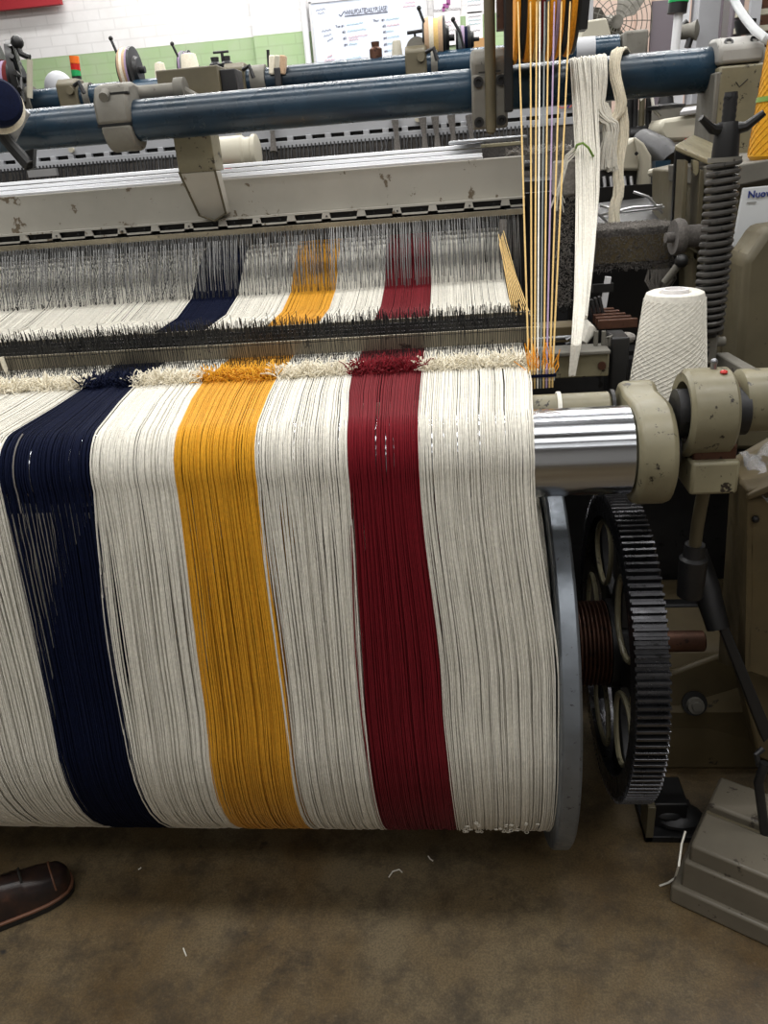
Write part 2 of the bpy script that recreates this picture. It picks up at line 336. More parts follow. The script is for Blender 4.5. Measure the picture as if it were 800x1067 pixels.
BND = np.array([  # edges of the bands: back, at the knots, on the roller, on the hanging run, at the beam bottom
 [-2.05, -.865, -.71, -.533, -.385, -.228, -.078, .152],
 [-2.00, -.800, -.687, -.538, -.379, -.221, -.075, .140],
 [-1.90, -.797, -.632, -.482, -.344, -.188, -.070, .116],
 [-1.70, -.797, -.645, -.489, -.336, -.193, -.047, .154],
 [-1.62, -.805, -.655, -.508, -.345, -.186, -.034, .157]])
def stage(y, z, t):
    if t <= 0:
        if y > 1.56: return max(0, 1-(y-1.56)/.6)
        return 1+min(1, (1.56-y)/(1.56-1.175))
    return 2+t/.75 if t < .75 else min(4, 3+(t-.75)/.6)
STG = np.array([stage(*p) for p in WP])
def xat(k, f, stg=None):
    st = STG if stg is None else np.array([stg]); i = np.clip(st.astype(int), 0, 3); w_ = st-i; w_ = w_*w_*(3-2*w_) if stg is None else w_
    a = BND[i, k]*(1-w_)+BND[i+1, k]*w_; b = BND[i, k+1]*(1-w_)+BND[i+1, k+1]*w_
    return a+(b-a)*f
def yarn_tubes(k, fs_, rad, dx, doff, n=5, jit=.0006):
    """fs_: places across the band 0..1; dx(f, t, h)->sideways offset along the path; doff: outward offset of the layer"""
    mb = MB(); ang = np.arange(n)/n*2*PI; K = len(WP); vs = []; fs = []; base = 0
    for f in fs_:
        wob = np.cumsum(rng.normal(0, jit, K))*.5; wob -= np.linspace(wob[0], wob[-1], K)*.7
        X = np.minimum(xat(k, f) + dx(f, WP[:, 2], HANG) + wob, .158)
        off = doff + rng.uniform(-.0010, .0010) + rng.uniform(-.004, .004)*HANG
        cy = WP[:, 0]+NRM[:, 0]*off; cz = WP[:, 1]+NRM[:, 1]*off
        r = rad*rng.uniform(.85, 1.2)
        px = X[:, None]+r*np.cos(ang); py = cy[:, None]+NRM[:, :1]*r*np.sin(ang); pz = cz[:, None]+NRM[:, 1:]*r*np.sin(ang)
        vs.append(np.stack([px, py, pz], 2).reshape(-1, 3))
        for i in range(K-1):
            for q in range(n):
                a = base+i*n; b = a+n; fs.append((a+q, a+(q+1) % n, b+(q+1) % n, b+q))
        base += K*n
    mb.v = [tuple(p) for p in np.concatenate(vs)]; mb.f = fs; return mb
STR = [('white_yarn', 'cream warp yarn band at far left, left of the navy band'),
 ('navy_yarn', 'navy blue warp yarn band, the only navy one'),
 ('white_yarn', 'cream warp yarn band between the navy and the yellow bands'),
 ('yellow_yarn', 'golden yellow warp yarn band, the only yellow one'),
 ('white_yarn', 'cream warp yarn band between the yellow and the red bands'),
 ('red_yarn', 'dark red warp yarn band, the only red one'),
 ('white_yarn', 'cream warp yarn band at the right end beside the steel flange')]
def clump(phase, lams, amps):
    def f(x0, h):
        d = 0
        for lam, am, ph in zip(lams, amps, phase): d = d + am*math.sin(2*PI*x0/lam+ph)
        return d*h
    return f
for k, (ym, label) in enumerate(STR):
    w0, w1 = float(BND[3, k]), float(BND[3, k+1]); W_ = w1-w0
    t = thing('warp_stripe', label, 'warp yarn', ((max(w0, -1.6)+w1)/2, YB, ZB-RB-.004), 'coloured warp yarn bands on the loom')
    pitch = .0025
    for layer, (doff, rad) in enumerate(((-.0012, .00125), (.0016, .00125))):
        n_ = int(W_/pitch/(1 if layer == 0 else 1.12)*(.75 if k == 0 else 1)); fr_ = (np.arange(n_)+.5)/n_ + rng.normal(0, .0005/W_, n_)
        if k == 0: fr_ = fr_[fr_ > .12]
        ph = rng.uniform(0, 6.28, 3)
        amp = {0: .0012, 1: .0005, 2: .0018, 3: .0017, 4: .0034, 5: .0012, 6: .0021}[k]
        cl = clump(ph, (.031, .0125, .019), (amp, amp*.55, amp*.6))
        if k == 1:
            def dx(f, tt, h, cl=cl, w0=w0, W_=W_): return cl(w0+f*W_, h)
        elif k == 2:
            def dx(f, tt, h, cl=cl, w0=w0, W_=W_):
                u = f*W_
                if u < .014: return -(.014-u)*1.1*h + cl(w0+u, h)*.4 - .002*h
                return cl(w0+u, h)+(.006*h if u < .03 else 0)
        elif k in (4, 5):
            def dx(f, tt, h, cl=cl, w0=w0, W_=W_):
                u = f*W_; return (-(.008-u)*.9*h - .003*h if u < .008 else 0) + cl(w0+u, h)
        else:
            def dx(f, tt, h, cl=cl, w0=w0, W_=W_): return cl(w0+f*W_, h)
        part('yarn_sheet', yarn_tubes(k, fr_, rad, dx, doff), ym, t)
    if k == 1:                                   # a few pale strands lie over the shaded left part of the navy band
        mb = MB()
        for i in range(15):
            f = .03+.58*(i+rng.uniform(-.3, .3))/15; t1 = .62*(1-f/.75)+rng.uniform(-.03, .05); sel = [q for q in range(len(WP)) if .03 < WP[q, 2] < max(.2, t1)]
            if rng.random() < .2 or len(sel) < 2: continue
            pts = [(xat(k, f)[q]+rng.normal(0, .0008), WP[q, 0]+NRM[q, 0]*.006, WP[q, 1]+NRM[q, 1]*.006) for q in sel]
            mb.tube(pts, [float(rng.uniform(.0004, .0009))]*(len(pts)-1)+[.0002], 5)
        pts = [(xat(k, .10)[q]+.012, WP[q, 0]+NRM[q, 0]*.004, WP[q, 1]+NRM[q, 1]*.004) for q in range(11, 20)]
        mb.tube(pts, .0013, 5)
        part('stray_strands', mb, 'grey_strand', t, label='pale stray strands')
    if k == 6:                                   # little snarled loops at the bottom of the band
        mb = MB()
        for i in range(22):
            f = rng.uniform(.05, .95); a = PI+rng.uniform(.45, .80); X = float(xat(k, f, 3.9)[0]); r = RB+.003
            c_ = V((X, YB+r*math.cos(a), ZB+r*math.sin(a))); q = rng.uniform(.0025, .0045); m_ = rng.uniform(.5, 1.4)
            mb.tube([c_+V((q*math.cos(2*PI*j/9), -.003-q*.3*math.sin(2*PI*j/9), m_*q*math.sin(2*PI*j/9))) for j in range(9)], .0011, 5, closed=True)
        part('yarn_snarls', mb, ym, t)
    # wound yarn already on the beam, under the sheet
    a0 = max(w0, -1.6) if k else -1.6; a1 = w1; prof = [(0, RB-.05)]; q = 0.0
    while q < a1-a0:
        prof += [(q, RB-.0075), (q+.0018, RB-.0045)]; q += .0036
    prof += [(a1-a0, RB-.0075), (a1-a0, RB-.05)]
    part('wound_yarn', MB().lathe((a0, YB, ZB), (1, 0, 0), prof, 96), ym, t)
    # cut and knotted yarn ends standing in a row
    tm = {'white_yarn': 'cream_tuft'}.get(ym, ym)
    b0, b1 = float(BND[1, k]), float(BND[1, k+1]); b0 = max(b0, -1.25)
    mb = MB(); n = int((b1-b0)*3000)
    for i in range(n):
        x = random.uniform(b0, b1); y = 1.552+random.gauss(0, .011); z = 1.108
        ln = random.uniform(.016, .042); dxs = random.gauss(.0, .5); bk = random.uniform(.1, 1.1); up = random.uniform(.25, .9)
        d = V((dxs, bk if random.random() < .75 else -bk*.7, up)).normalized(); e = V((random.gauss(0, .3), random.gauss(.2, .3), -.35))
        p0 = V((x, y, z)); mb.tube([p0, p0+d*ln*.5, p0+d*ln*.85+e*ln*.2, p0+d*ln*1.05+e*ln*.45], [.0008, .0012, .0013, .0010], 4)
    part('knotted_fringe', mb, tm, t)

# ---------------- warp beam: flange, barrel, hub, shaft, gear
t = thing('warp_beam', 'big warp beam at floor level with thick steel flange and toothed gear', 'warp beam', (0, YB, .035))
part('barrel', MB().cyl((-1.62, YB, ZB), (.165, YB, ZB), .16, 40), 'dark_steel', t)
RF = .435
part('flange', MB().lathe((.158, YB, ZB), (1, 0, 0), [(0, .1), (0, RF-.004), (.004, RF), (.032, RF), (.037, RF-.006), (.037, .30), (.028, .29), (.028, .1)], 128), 'flange', t, .001)
part('flange', MB().lathe((-1.66, YB, ZB), (1, 0, 0), [(0, .1), (0, RF-.004), (.004, RF), (.032, RF), (.037, RF-.006), (.037, .1)], 96), 'flange', t)
hub = [(0, .05), (0, .105), (.012, .112), (.020, .112), (.020, .085)]
for i in range(9): hub += [(.026+i*.009, .088), (.030+i*.009, .096), (.0325+i*.009, .096), (.0345+i*.009, .088)]
hub += [(.112, .085), (.112, .05)]
part('threaded_hub', MB().lathe((.205, YB, ZB), (1, 0, 0), hub, 72), 'rust', t)
part('shaft', MB().lathe((.19, YB, ZB), (1, 0, 0), [(0, .001), (0, .046), (.18, .046), (.18, .024), (.335, .024), (.338, .021), (.338, .001)], 36), 'rust', t)
XG0, XG1, RG = .306, .368, .345
NT = 132; gb = MB(); prof = []
for i in range(NT):
    for f, rr in ((-.27, RG-.014), (-.19, RG-.0015), (-.15, RG), (.15, RG), (.19, RG-.0015), (.27, RG-.014)):
        a = 2*PI*(i+f)/NT; prof.append((a, rr))
n = len(prof); vs = []
for x, rin in ((XG0, None), (XG1, None)):
    vs += [(x, YB+r*math.cos(a), ZB+r*math.sin(a)) for a, r in prof]
for x in (XG0, XG1): vs += [(x, YB+(RG-.055)*math.cos(a), ZB+(RG-.055)*math.sin(a)) for a, r in prof]
fs = []
for i in range(n):
    j = (i+1) % n
    fs += [(i, j, n+j, n+i), (2*n+i, 3*n+i, 3*n+j, 2*n+j), (i, 2*n+i, 2*n+j, j), (n+i, n+j, 3*n+j, 3*n+i)]
gear = part('gear_rim', MB().add(vs, fs), 'gear', t, smooth=20)
part('gear_hub', MB().lathe((XG0+.005, YB, ZB), (1, 0, 0), [(0, .04), (0, .10), (.05, .10), (.05, .04)], 40), 'dark_steel', t)
web = MB(); ne = 5                                            # five-spoked web with oval openings
for i in range(ne):
    a = 2*PI*(i+.35)/ne
    R3 = Matrix.Rotation(a, 3, 'X')
    c_ = V((XG0+.022, YB, ZB))
    web.prism([c_+R3 @ V((0, .09, -.06)), c_+R3 @ V((0, .16, -.035)), c_+R3 @ V((0, .235, -.055)), c_+R3 @ V((0, .30, -.10)), c_+R3 @ V((0, .30, .10)), c_+R3 @ V((0, .235, .055)), c_+R3 @ V((0, .16, .035)), c_+R3 @ V((0, .09, .06))], (.022, 0, 0))
part('gear_web', web, 'dark_steel', t, .003)
rimr = MB()
for i in range(ne):
    a = 2*PI*(i+.85)/ne; c_ = V((XG0+.012, YB, ZB)); pts = []
    for q in range(28):
        b = 2*PI*q/28; pts.append(c_+Matrix.Rotation(a, 3, 'X') @ V((0, .205+.072*math.cos(b), .085*math.sin(b)*(1+.25*math.cos(b)))))
    rimr.tube(pts, .006, 6, closed=True)
part('web_ridge', rimr, 'beige', t)

# ---------------- chrome back roller and its beige arm
t = thing('back_roller', 'shiny chrome roller carrying the warp above the beam', 'roller', (-.6, YR, ZR-RR))
part('roller', MB().lathe((-1.62, YR, ZR), (1, 0, 0), [(0, .02), (0, RR-.003), (.003, RR), (1.897, RR), (1.900, RR-.003), (1.900, .02)], 96), 'chrome', t)
part('journal', MB().cyl((.27, YR, ZR), (.36, YR, ZR), .03, 24), 'dark_steel', t)

t = thing('roller_arm', 'chipped beige cast arm holding the chrome roller end', 'machine arm', (.32, 1.3, .93))
part('torque_tube', MB().lathe((-1.6, 1.355, 1.071), (1, 0, 0), [(0, .01), (0, .030), (1.862, .030), (1.866, .026), (1.866, .01)], 40), 'beige', t)
YA, ZA = 1.355, 1.071
out = []
R1, R2 = .047, .088
for i in range(13): a = math.radians(125)-math.radians(185)*i/12; out.append(V((.281, YA+R1*math.cos(a), ZA+R1*math.sin(a))))
for i in range(25): a = math.radians(-25)-math.radians(240)*i/24; out.append(V((.281, YR+R2*math.cos(a), ZR-.005+R2*math.sin(a))))
part('bracket', MB().prism(out, (.062, 0, 0)), 'beige', t, .010)
part('split_ring', MB().lathe((.266, YA, ZA), (1, 0, 0), [(0, .03), (0, .034), (.006, .034), (.006, .03)], 32), 'black', t)
part('cord_tie', MB().lathe((.172, YA, ZA), (1, 0, 0), [(0, .0305), (0, .034), (.007, .034), (.007, .0305)], 24), 'white_yarn', t)

YC, ZC, RC = 1.25, 1.09, .072
t = thing('bearing_collar', 'chipped beige ring collar on square block right of the roller arm', 'bearing collar', (.41, YC, .965))
part('ring', MB().lathe((.362, YC, ZC), (1, 0, 0), [(0, .052), (-.002, .066), (.004, RC), (.066, RC), (.072, .066), (.070, .045), (.03, .045), (.03, .052)], 56, closed=True), 'beige', t)
part('bore', MB().lathe((.350, YC, ZC), (1, 0, 0), [(0, .01), (0, .040), (.11, .040), (.11, .01)], 32), 'dark_steel', t)
part('block', MB().bb(.368, .444, YC-.062, YC+.05, .968, 1.026), 'beige', t, .006)
part('saddle', MB().bb(.372, .440, YC-.05, YC+.05, 1.02, 1.05), 'rust', t, .004)
part('red_cap', MB().ball((.415, YC-.02, ZC+RC-.001), .006, 10, (1, 1, .6)), 'lamp_red', t)
part('oil_nipple', MB().cyl((.405, YC, ZC+RC-.004), (.405, YC, ZC+RC+.010), .005, 10).ball((.405, YC, ZC+RC+.011), .006), 'steel', t)
t = thing('axle_tube', 'beige painted round tube running off to the right edge', 'machine tube', (.52, YC+.04, 1.03))
part('tube', MB().lathe((.450, YC+.02, 1.10), (1, 0, 0), [(0, .03), (0, .043), (.006, .052), (.4, .052), (.4, .03)], 48), 'beige', t)
part('axle', MB().cyl((.432, YC+.02, 1.10), (.46, YC+.02, 1.10), .036, 28), 'rust', t)
part('bolt_head', MB().cyl((.500, YC+.0, 1.146), (.500, YC+.0, 1.156), .008, 6), 'black', t)
t = thing('push_rod', 'slim khaki rod hanging under the collar block into a dark pot', 'push rod', (.43, 1.33, .56))
part('rod', MB().tube([(.415, 1.26, .97), (.422, 1.30, .86), (.428, 1.32, .80)], .0115, 14), 'khaki', t)
part('pot', MB().lathe((.428, 1.32, .70), (0, 0, 1), [(0, .01), (0, .024), (.08, .026), (.085, .020), (.11, .018), (.11, .01)], 28), 'dark_steel', t)

# ---------------- stop motion with droppers
X0, X1 = -1.58, .165
t = thing('dropper_assembly', 'long warp stop rack bristling with dark drop wires across the stripes', 'warp stop motion', (-.6, 1.85, 1.03))
part('front_bar', MB().bb(X0, X1+.02, 1.735, 1.741, 1.113, 1.139), 'brass', t)
part('toothed_rail', MB().bb(X0, X1+.02, 1.736, 1.744, 1.141, 1.145), 'brass', t)
part('back_bar', MB().bb(X0, X1+.02, 1.955, 1.963, 1.10, 1.14), 'brass', t)
part('contact_bars', MB().bb(X0, X1+.03, 1.775, 1.785, 1.122, 1.134).bb(X0, X1+.03, 1.83, 1.84, 1.122, 1.134).bb(X0, X1+.03, 1.885, 1.895, 1.122, 1.134).bb(X0, X1+.03, 1.93, 1.938, 1.122, 1.134), 'dark_steel', t)
def dropper(mb, x, y, zt, zb, lean):
    mb.box((x, y, (zt+zb)/2), (.0014, .0007, zt-zb), Matrix.Rotation(lean, 3, 'Y'))
xs_front = []
st = MB(); cnt = 0; singles = []
for row, y in enumerate((1.728, 1.755, 1.79, 1.82, 1.85, 1.88, 1.91, 1.945)):
    x = X0+random.random()*.003
    while x < X1:
        zt = 1.156+random.choice((0, 0, .006, .014))+random.uniform(-.006, .008) + (.006 if row == 0 else 0); zb = zt-random.uniform(.105, .115)
        a = random.gauss(0, .05)
        if row == 0 and x > -.34 and len(singles) < 99: singles.append((x, y, zt, zb, a))
        else: dropper(st, x, y, zt, zb, a)
        x += .0046*random.uniform(.7, 1.3)
for y in (1.662, 1.69):
    x = X0
    while x < X1:
        zt = 1.124+random.uniform(-.006, .006); dropper(st, x, y, zt, zt-.034, random.gauss(0, .06)); x += .0048*random.uniform(.7, 1.3)
o = part('drop_wires', st, 'wire_dark', t); o['kind'] = 'stuff'
for sx in singles:
    mb = MB(); dropper(mb, *sx); part('drop_wire', mb, 'wire_dark', t)
part('separator', MB().box(A(6, 385, Y=1.72), (.009, .006, .06), Matrix.Rotation(-.1, 3, 'Y')), 'cream_tuft', t)

# ---------------- rear heddles
t = thing('heddle_harness', 'curtain of fine steel heddle wires hanging below the pale crossbeam', 'heddles', (-.6, 2.7, 1.1))
part('top_bar', MB().bb(-2.1, .22, 2.60, 2.615, 1.322, 1.338), 'brass', t)
part('lower_bar', MB().bb(-2.1, .22, 2.70, 2.706, 1.280, 1.316), 'wire_dark', t)
hs = MB(); hd_ = MB(); ns = []
for row, y in enumerate((2.515, 2.545, 2.58, 2.62, 2.67)):
    x = -2.0
    while x < .2:
        zb = 1.10+random.uniform(0, .03)+max(0, y-2.54)*.6; dxl = random.gauss(0, .004); seg = [(x, y+.08*(y < 2.6)*1.0, 1.325), (x+dxl*.5, y+.02, 1.21), (x+dxl, y, zb)]
        if row == 0 and x > -.40 and len(ns) < 99: ns.append(seg)
        else:
            tgt_ = hs if row % 2 else hd_
            tgt_.tube(seg, .0011, 3, cap=False)
            if random.random() < .7: tgt_.box((x+dxl, y, zb+.012), (.0028, .001, .026))
        x += (.0088 if row < 2 else .0125)*random.uniform(.55, 1.45)
o = part('heddle_wires', hs, 'wire', t); o['kind'] = 'stuff'
o = part('heddle_wires', hd_, 'wire_dark', t); o['kind'] = 'stuff'
for sg in ns: part('heddle_wire', MB().tube(sg, .0011, 3, cap=False), 'wire', t)
part('dark_backing', MB().bb(-1.95, .25, 2.86, 2.875, 1.27, 1.335), 'dark_steel', t)

# ---------------- pale crossbeam with slotted flange
t = thing('crossbeam', 'long pale stained crossbeam with slotted lower flange over the heddles', 'loom beam', (-.8, 2.8, 1.335))
XB0, XB1 = -2.1, .232
part('face', MB().prism([(XB0, 2.75, 1.366), (XB0, 2.75, 1.488), (XB0, 2.95, 1.488), (XB0, 2.95, 1.366)], (XB1-XB0, 0, 0)), 'beam_grey', t, .003)
sl = MB(); pz0, pz1 = 1.338, 1.368; x = XB0
sl.bb(XB0, XB1, 2.716, 2.724, pz0, pz0+.006); sl.bb(XB0, XB1, 2.716, 2.76, pz1-.006, pz1)
pitch = .1185
while x < XB1:
    sl.prism([(x, 2.716, pz0), (x+.034, 2.716, pz0), (x+.028, 2.716, pz1-.004), (x+.006, 2.716, pz1-.004)], (0, .008, 0)); x += pitch
part('slotted_flange', sl, 'beam_grey', t)
part('slot_backing', MB().bb(XB0, XB1, 2.735, 2.75, pz0, pz1-.006), 'black', t)
tp = MB()
for i, (y, z) in enumerate(((2.752, 1.488), (2.80, 1.498), (2.85, 1.512), (2.91, 1.527))):
    tp.bb(XB0, .10, y, y+.055, z-.004, z+.008)
part('top_strips', tp, 'white_metal', t, .002)
for i in range(24):
    x = -1.70+.0142+i*.1185/1.5; part('rivet', MB().cyl((x, 2.7165, 1.352), (x, 2.7135, 1.352), .003, 8), 'dark_steel', t)

# ================================================================== BLUE RAIL AND WHAT IT CARRIES
YL, ZL, RL = 2.52, 1.668, .0565
t = thing('blue_rail', 'thick blue painted tube rail crossing above the front loom', 'rail', (-.5, YL, ZL-RL))
part('tube', MB().lathe((-1.6, YL, ZL), (1, 0, 0), [(0, .01), (0, RL), (2.32, RL), (2.325, RL-.003), (2.325, .01)], 48), 'blue', t)
t = thing('rail_post', 'khaki square post with tapered foot under the blue rail', 'post', (-.80, 2.66, 1.37))
pc = A(205, 150, Y=2.62)
part('column', MB().bb(-.862, -.742, 2.60, 2.70, 1.515, 1.70), 'beige', t, .004)
part('wedge', MB().prism([(-.862, 2.60, 1.515), (-.742, 2.60, 1.515), (-.752, 2.69, 1.385), (-.80, 2.705, 1.365), (-.848, 2.69, 1.385)], (0, .06, 0)), 'beam_grey', t, .003)
part('seam', MB().tube([(-.86, 2.597, 1.52), (-.846, 2.687, 1.385), (-.80, 2.702, 1.363), (-.754, 2.687, 1.385), (-.744, 2.597, 1.52)], .004, 6), 'khaki', t)
bk = A(203, 93, Y=2.75)
part('head', MB().box(bk, (.20, .12, .11)), 'khaki', t, .004)
part('head_panel', MB().box(bk+V((.125, 0, 0)), (.05, .09, .085)), 'dark_steel', t, .003)

def shell_clamp(x, label, w=.105, flip=1):
    t = thing('rail_clamp', label, 'clamp', (x, YL, ZL-.08))
    h = w/2
    part('lower_jaw', MB().prism([(x-h*.8, YL+(RL+.012)*math.cos(a), ZL-.012+(RL+.012)*math.sin(a)) for a in [PI+PI*i/14 for i in range(15)]], (w*.86, 0, 0)), 'dusty_grey', t, .006)
    pts = [(x-h, YL-RL-.014, ZL-.008), (x-h, YL-RL-.014, ZL+.05), (x-h, YL-RL*.7, ZL+.095), (x-h, YL+.01, ZL+.105), (x-h, YL+RL+.02, ZL+.095), (x-h, YL+RL+.014, ZL-.008)]
    part('upper_jaw', MB().prism(pts, (w, 0, 0)), 'dusty_grey', t, .010)
    part('clamp_bolt', MB().cyl((x-.012, YL-RL*.72-.012, ZL+.075), (x-.012, YL-RL-.02, ZL+.062), .014, 20), 'dusty_grey', t)
    part('slot', MB().box((x+.025, YL-RL*.80-.004, ZL+.072), (.06, .02, .005)), 'black', t)
    part('gap', MB().bb(x-h*.98, x+h*.98, YL-RL-.010, YL+RL, ZL-.012, ZL-.006), 'black', t)
    return t
cl = shell_clamp(A(118, 120, Y=2.46).x, 'dusty two-piece clamp on the left part of the blue rail')
x = ORG[cl.name].x
part('arm_rod', MB().tube([(x+.03, YL+.05, ZL+.075), (x+.16, YL+.09, ZL+.078)], .022, 16), 'dusty_grey', cl)
part('arm_eye', MB().lathe((x+.15, YL+.10, ZL+.078), (1, 0, 0), [(0, .01), (0, .036), (.03, .036), (.03, .01)], 24).tube([(x+.17, YL+.10, ZL+.075), (x+.22, YL+.11, ZL+.045), (x+.26, YL+.11, ZL+.05)], .016, 10), 'dusty_grey', cl)

# four-bolt clamp with vertical grey rod
xc = A(510, 100, Y=2.44).x
t = thing('rod_clamp', 'grey four-bolt clamp plate on the rail gripping a vertical rod', 'clamp', (xc, 2.45, 1.545))
part('plate', MB().bb(xc-.049, xc+.049, 2.425, 2.455, 1.565, 1.70), 'dusty_grey', t, .006)
part('jaw', MB().prism([(xc-.049, 2.455, 1.60), (xc-.049, 2.44, 1.735), (xc-.049, 2.47, 1.765), (xc-.049, 2.56, 1.77), (xc-.049, 2.60, 1.72), (xc-.049, 2.60, 1.61)], (.098, 0, 0)), 'dusty_grey', t, .010)
part('gap', MB().bb(xc-.03, xc+.03, 2.42, 2.426, 1.702, 1.706), 'black', t)
for sx in (-1, 1):
    for z in (1.583, 1.682): part('bolt', MB().lathe((xc+sx*.031, 2.428, z), (0, -1, 0), [(0, .001), (0, .0135), (.010, .0135), (.010, .007), (.004, .006), (.004, .001)], 20), 'black', t)
part('rod', MB().lathe((xc+.002, 2.425, 1.55), (0, 0, 1), [(0, .006), (.006, .013), (.02, .015), (.7, .015), (.7, .001)], 24), 'khaki', t)

# end bracket and its post
xe = .775
t = thing('rail_bracket', 'grey cast cap clamping the right end of the blue rail', 'bracket', (xe, 2.5, 1.665))
YE = 2.5
part('cap', MB().prism([(xe-.058, YE-.075, 1.672), (xe-.058, YE-.072, 1.712), (xe-.058, YE-.035, 1.737), (xe-.058, YE+.04, 1.742), (xe-.058, YE+.08, 1.70), (xe-.058, YE+.08, 1.672)], (.116, 0, 0)), 'cap_grey', t, .009)
for dx_ in (-.032, .034): part('bolt', MB().lathe((xe+dx_, YE-.052, 1.722), (0, -.75, .65), [(0, .001), (0, .012), (.005, .012), (.005, .007), (.001, .006), (.001, .001)], 20), 'dark_steel', t)
part('end_plug', MB().lathe((xe+.06, YL, ZL), (1, 0, 0), [(0, .01), (0, .05), (.03, .042), (.03, .01)], 28), 'dusty_grey', t)
t = thing('rail_post', 'beige square post under the right end cap of the rail', 'post', (xe+.01, YE, 1.40))
part('column', MB().bb(xe-.055, xe+.068, YE-.075, YE+.075, 1.39, 1.668), 'beige', t, .006)
part('side_plate', MB().bb(xe-.066, xe-.052, YE-.08, YE+.08, 1.39, 1.655), 'dusty_grey', t, .004)
part('scratch', MB().tube([(xe-.01, YE-.076, 1.628), (xe+.0, YE-.0765, 1.615), (xe+.02, YE-.076, 1.632)], .0012, 5), 'dark_steel', t)

# ---------------- selvedge bobbins above the rail and their threads
bx = [(.192, .020, 'orange_yarn'), (.236, .040, 'orange_yarn'), (.266, .012, 'straw_yarn'), (.282, .012, 'maroon_yarn'), (.298, .018, 'grey_yarn'), (.322, .020, 'orange_yarn'), (.342, .012, 'violet_yarn'), (.360, .016, 'orange_yarn'), (.398, .024, 'orange_yarn')]
YS, ZS = 2.40, 1.875
bx2 = []
names = {'orange_yarn': 'orange', 'straw_yarn': 'straw yellow', 'maroon_yarn': 'maroon', 'grey_yarn': 'grey', 'violet_yarn': 'violet'}
labs = ['orange yarn bobbin at the left end, beside the black side plate', 'wide orange yarn bobbin with black disc on its left', 'narrow straw yellow yarn bobbin in the row above the rail', 'narrow maroon yarn bobbin in the row above the rail', 'grey yarn bobbin next to the maroon one above the rail', 'orange yarn bobbin between the grey and the violet ones', 'narrow violet yarn bobbin in the row above the rail', 'orange yarn bobbin directly right of the violet one', 'orange yarn bobbin at the right end, against the black holder']
bpx = [(536.5, 541.5), (549, 557.5), (558, 562), (563, 567), (568, 571), (571.5, 578), (578.5, 582), (582, 587), (594, 600)]
def YX(px, y, ypx=40): return A(px, ypx, Y=y).x
for (p0, p1), lab, bb_ in zip(bpx, labs, bx):
    x0, x1 = YX(p0, 2.28), YX(p1, 2.28); c0 = (x0, YS, ZS)
    t = thing('yarn_bobbin', lab, 'bobbin', ((x0+x1)/2, YS, ZS-.13), 'coloured selvedge bobbins above the rail')
    R_ = .158+random.uniform(-.004, .004)
    part('yarn', MB().lathe(c0, (1, 0, 0), [(0, .02), (0, R_-.003), ((x1-x0)*.3, R_), ((x1-x0)*.7, R_), (x1-x0, R_-.003), (x1-x0, .02)], 64), bb_[2], t)
    part('core', MB().lathe(c0, (1, 0, 0), [(-.0015, .012), (-.0015, .04), (x1-x0+.0015, .04), (x1-x0+.0015, .012)], 24), 'black', t)
t = thing('bobbin_rack', 'black bobbin holder with discs and side arms above the rail', 'bobbin holder', (.28, YS, 1.70))
part('spindle', MB().cyl((YX(528, 2.3), YS, ZS), (YX(612, 2.3), YS, ZS), .010, 16), 'dark_steel', t)
for p0, p1 in ((542.5, 548), (588, 593), (600.8, 604)):
    x0, x1 = YX(p0, 2.28), YX(p1, 2.28); part('disc', MB().lathe((x0, YS, ZS), (1, 0, 0), [(0, .02), (0, .150), (x1-x0, .150), (x1-x0, .02)], 56), 'black', t)
xl = YX(531, 2.34); part('side_arm', MB().bb(xl-.012, xl+.010, 2.36, 2.40, 1.60, 2.02), 'black', t, .003)
xr = YX(608, 2.34); part('side_arm', MB().prism([(xr-.012, 2.36, 2.05), (xr-.012, 2.36, 1.775), (xr+.012, 2.36, 1.775), (xr+.018, 2.36, 1.86), (xr+.028, 2.36, 1.87), (xr+.028, 2.36, 2.05)], (0, .05, 0)), 'black', t, .002)
xo = YX(524, 2.42, 20); part('brown_side', MB().bb(xo-.016, xo+.012, 2.41, 2.46, 1.80, 2.02), 'rust', t)
part('hanger', MB().bb(xl-.01, xl+.004, 2.37, 2.39, 1.60, 1.72), 'dark_steel', t)
part('guide_bar', MB().cyl((YX(535, 2.24, 5), 2.25, 2.02), (YX(604, 2.24, 5), 2.25, 2.02), .004, 8), 'dark_steel', t)

# thread comb at the bottom of the selvedge threads
rc0, rc1 = A(549, 392, Y=1.50), A(577, 390, Y=1.50)
t = thing('thread_comb', 'small pale comb gathering the coloured selvedge threads', 'thread comb', (rc0+V((0, 0, -.02))))
part('bar', MB().box((rc0+rc1)/2, ((rc1-rc0).length+.008, .012, .006)), 'navy_yarn', t)
cm = MB()
for i in range(11):
    p = rc0.lerp(rc1, i/10); cm.cyl(p+V((0, 0, -.012)), p+V((0, 0, .012)), .0016, 6)
part('teeth', cm, 'white_metal', t)
tops = [(539.5, 'straw_yarn', 'leftmost straw coloured thread from the bobbins to the comb'), (552.5, 'straw_yarn', 'second coloured thread from the left below the bobbins, pale straw'), (559, 'straw_yarn', 'straw thread next to the whitish one below the bobbins'), (562.5, 'white_yarn', 'whitish thread in the middle of the bobbin threads'), (567.5, 'grey_yarn', 'greyish thread right of the whitish one below the bobbins'), (571.5, 'straw_yarn', 'yellow thread between the greyish and the violet threads'), (577.5, 'violet_yarn', 'pale violet thread hanging from the bobbins'), (585, 'straw_yarn', 'second thread from the right below the bobbins, yellow'), (594, 'straw_yarn', 'rightmost thread from the bobbins to the comb')]
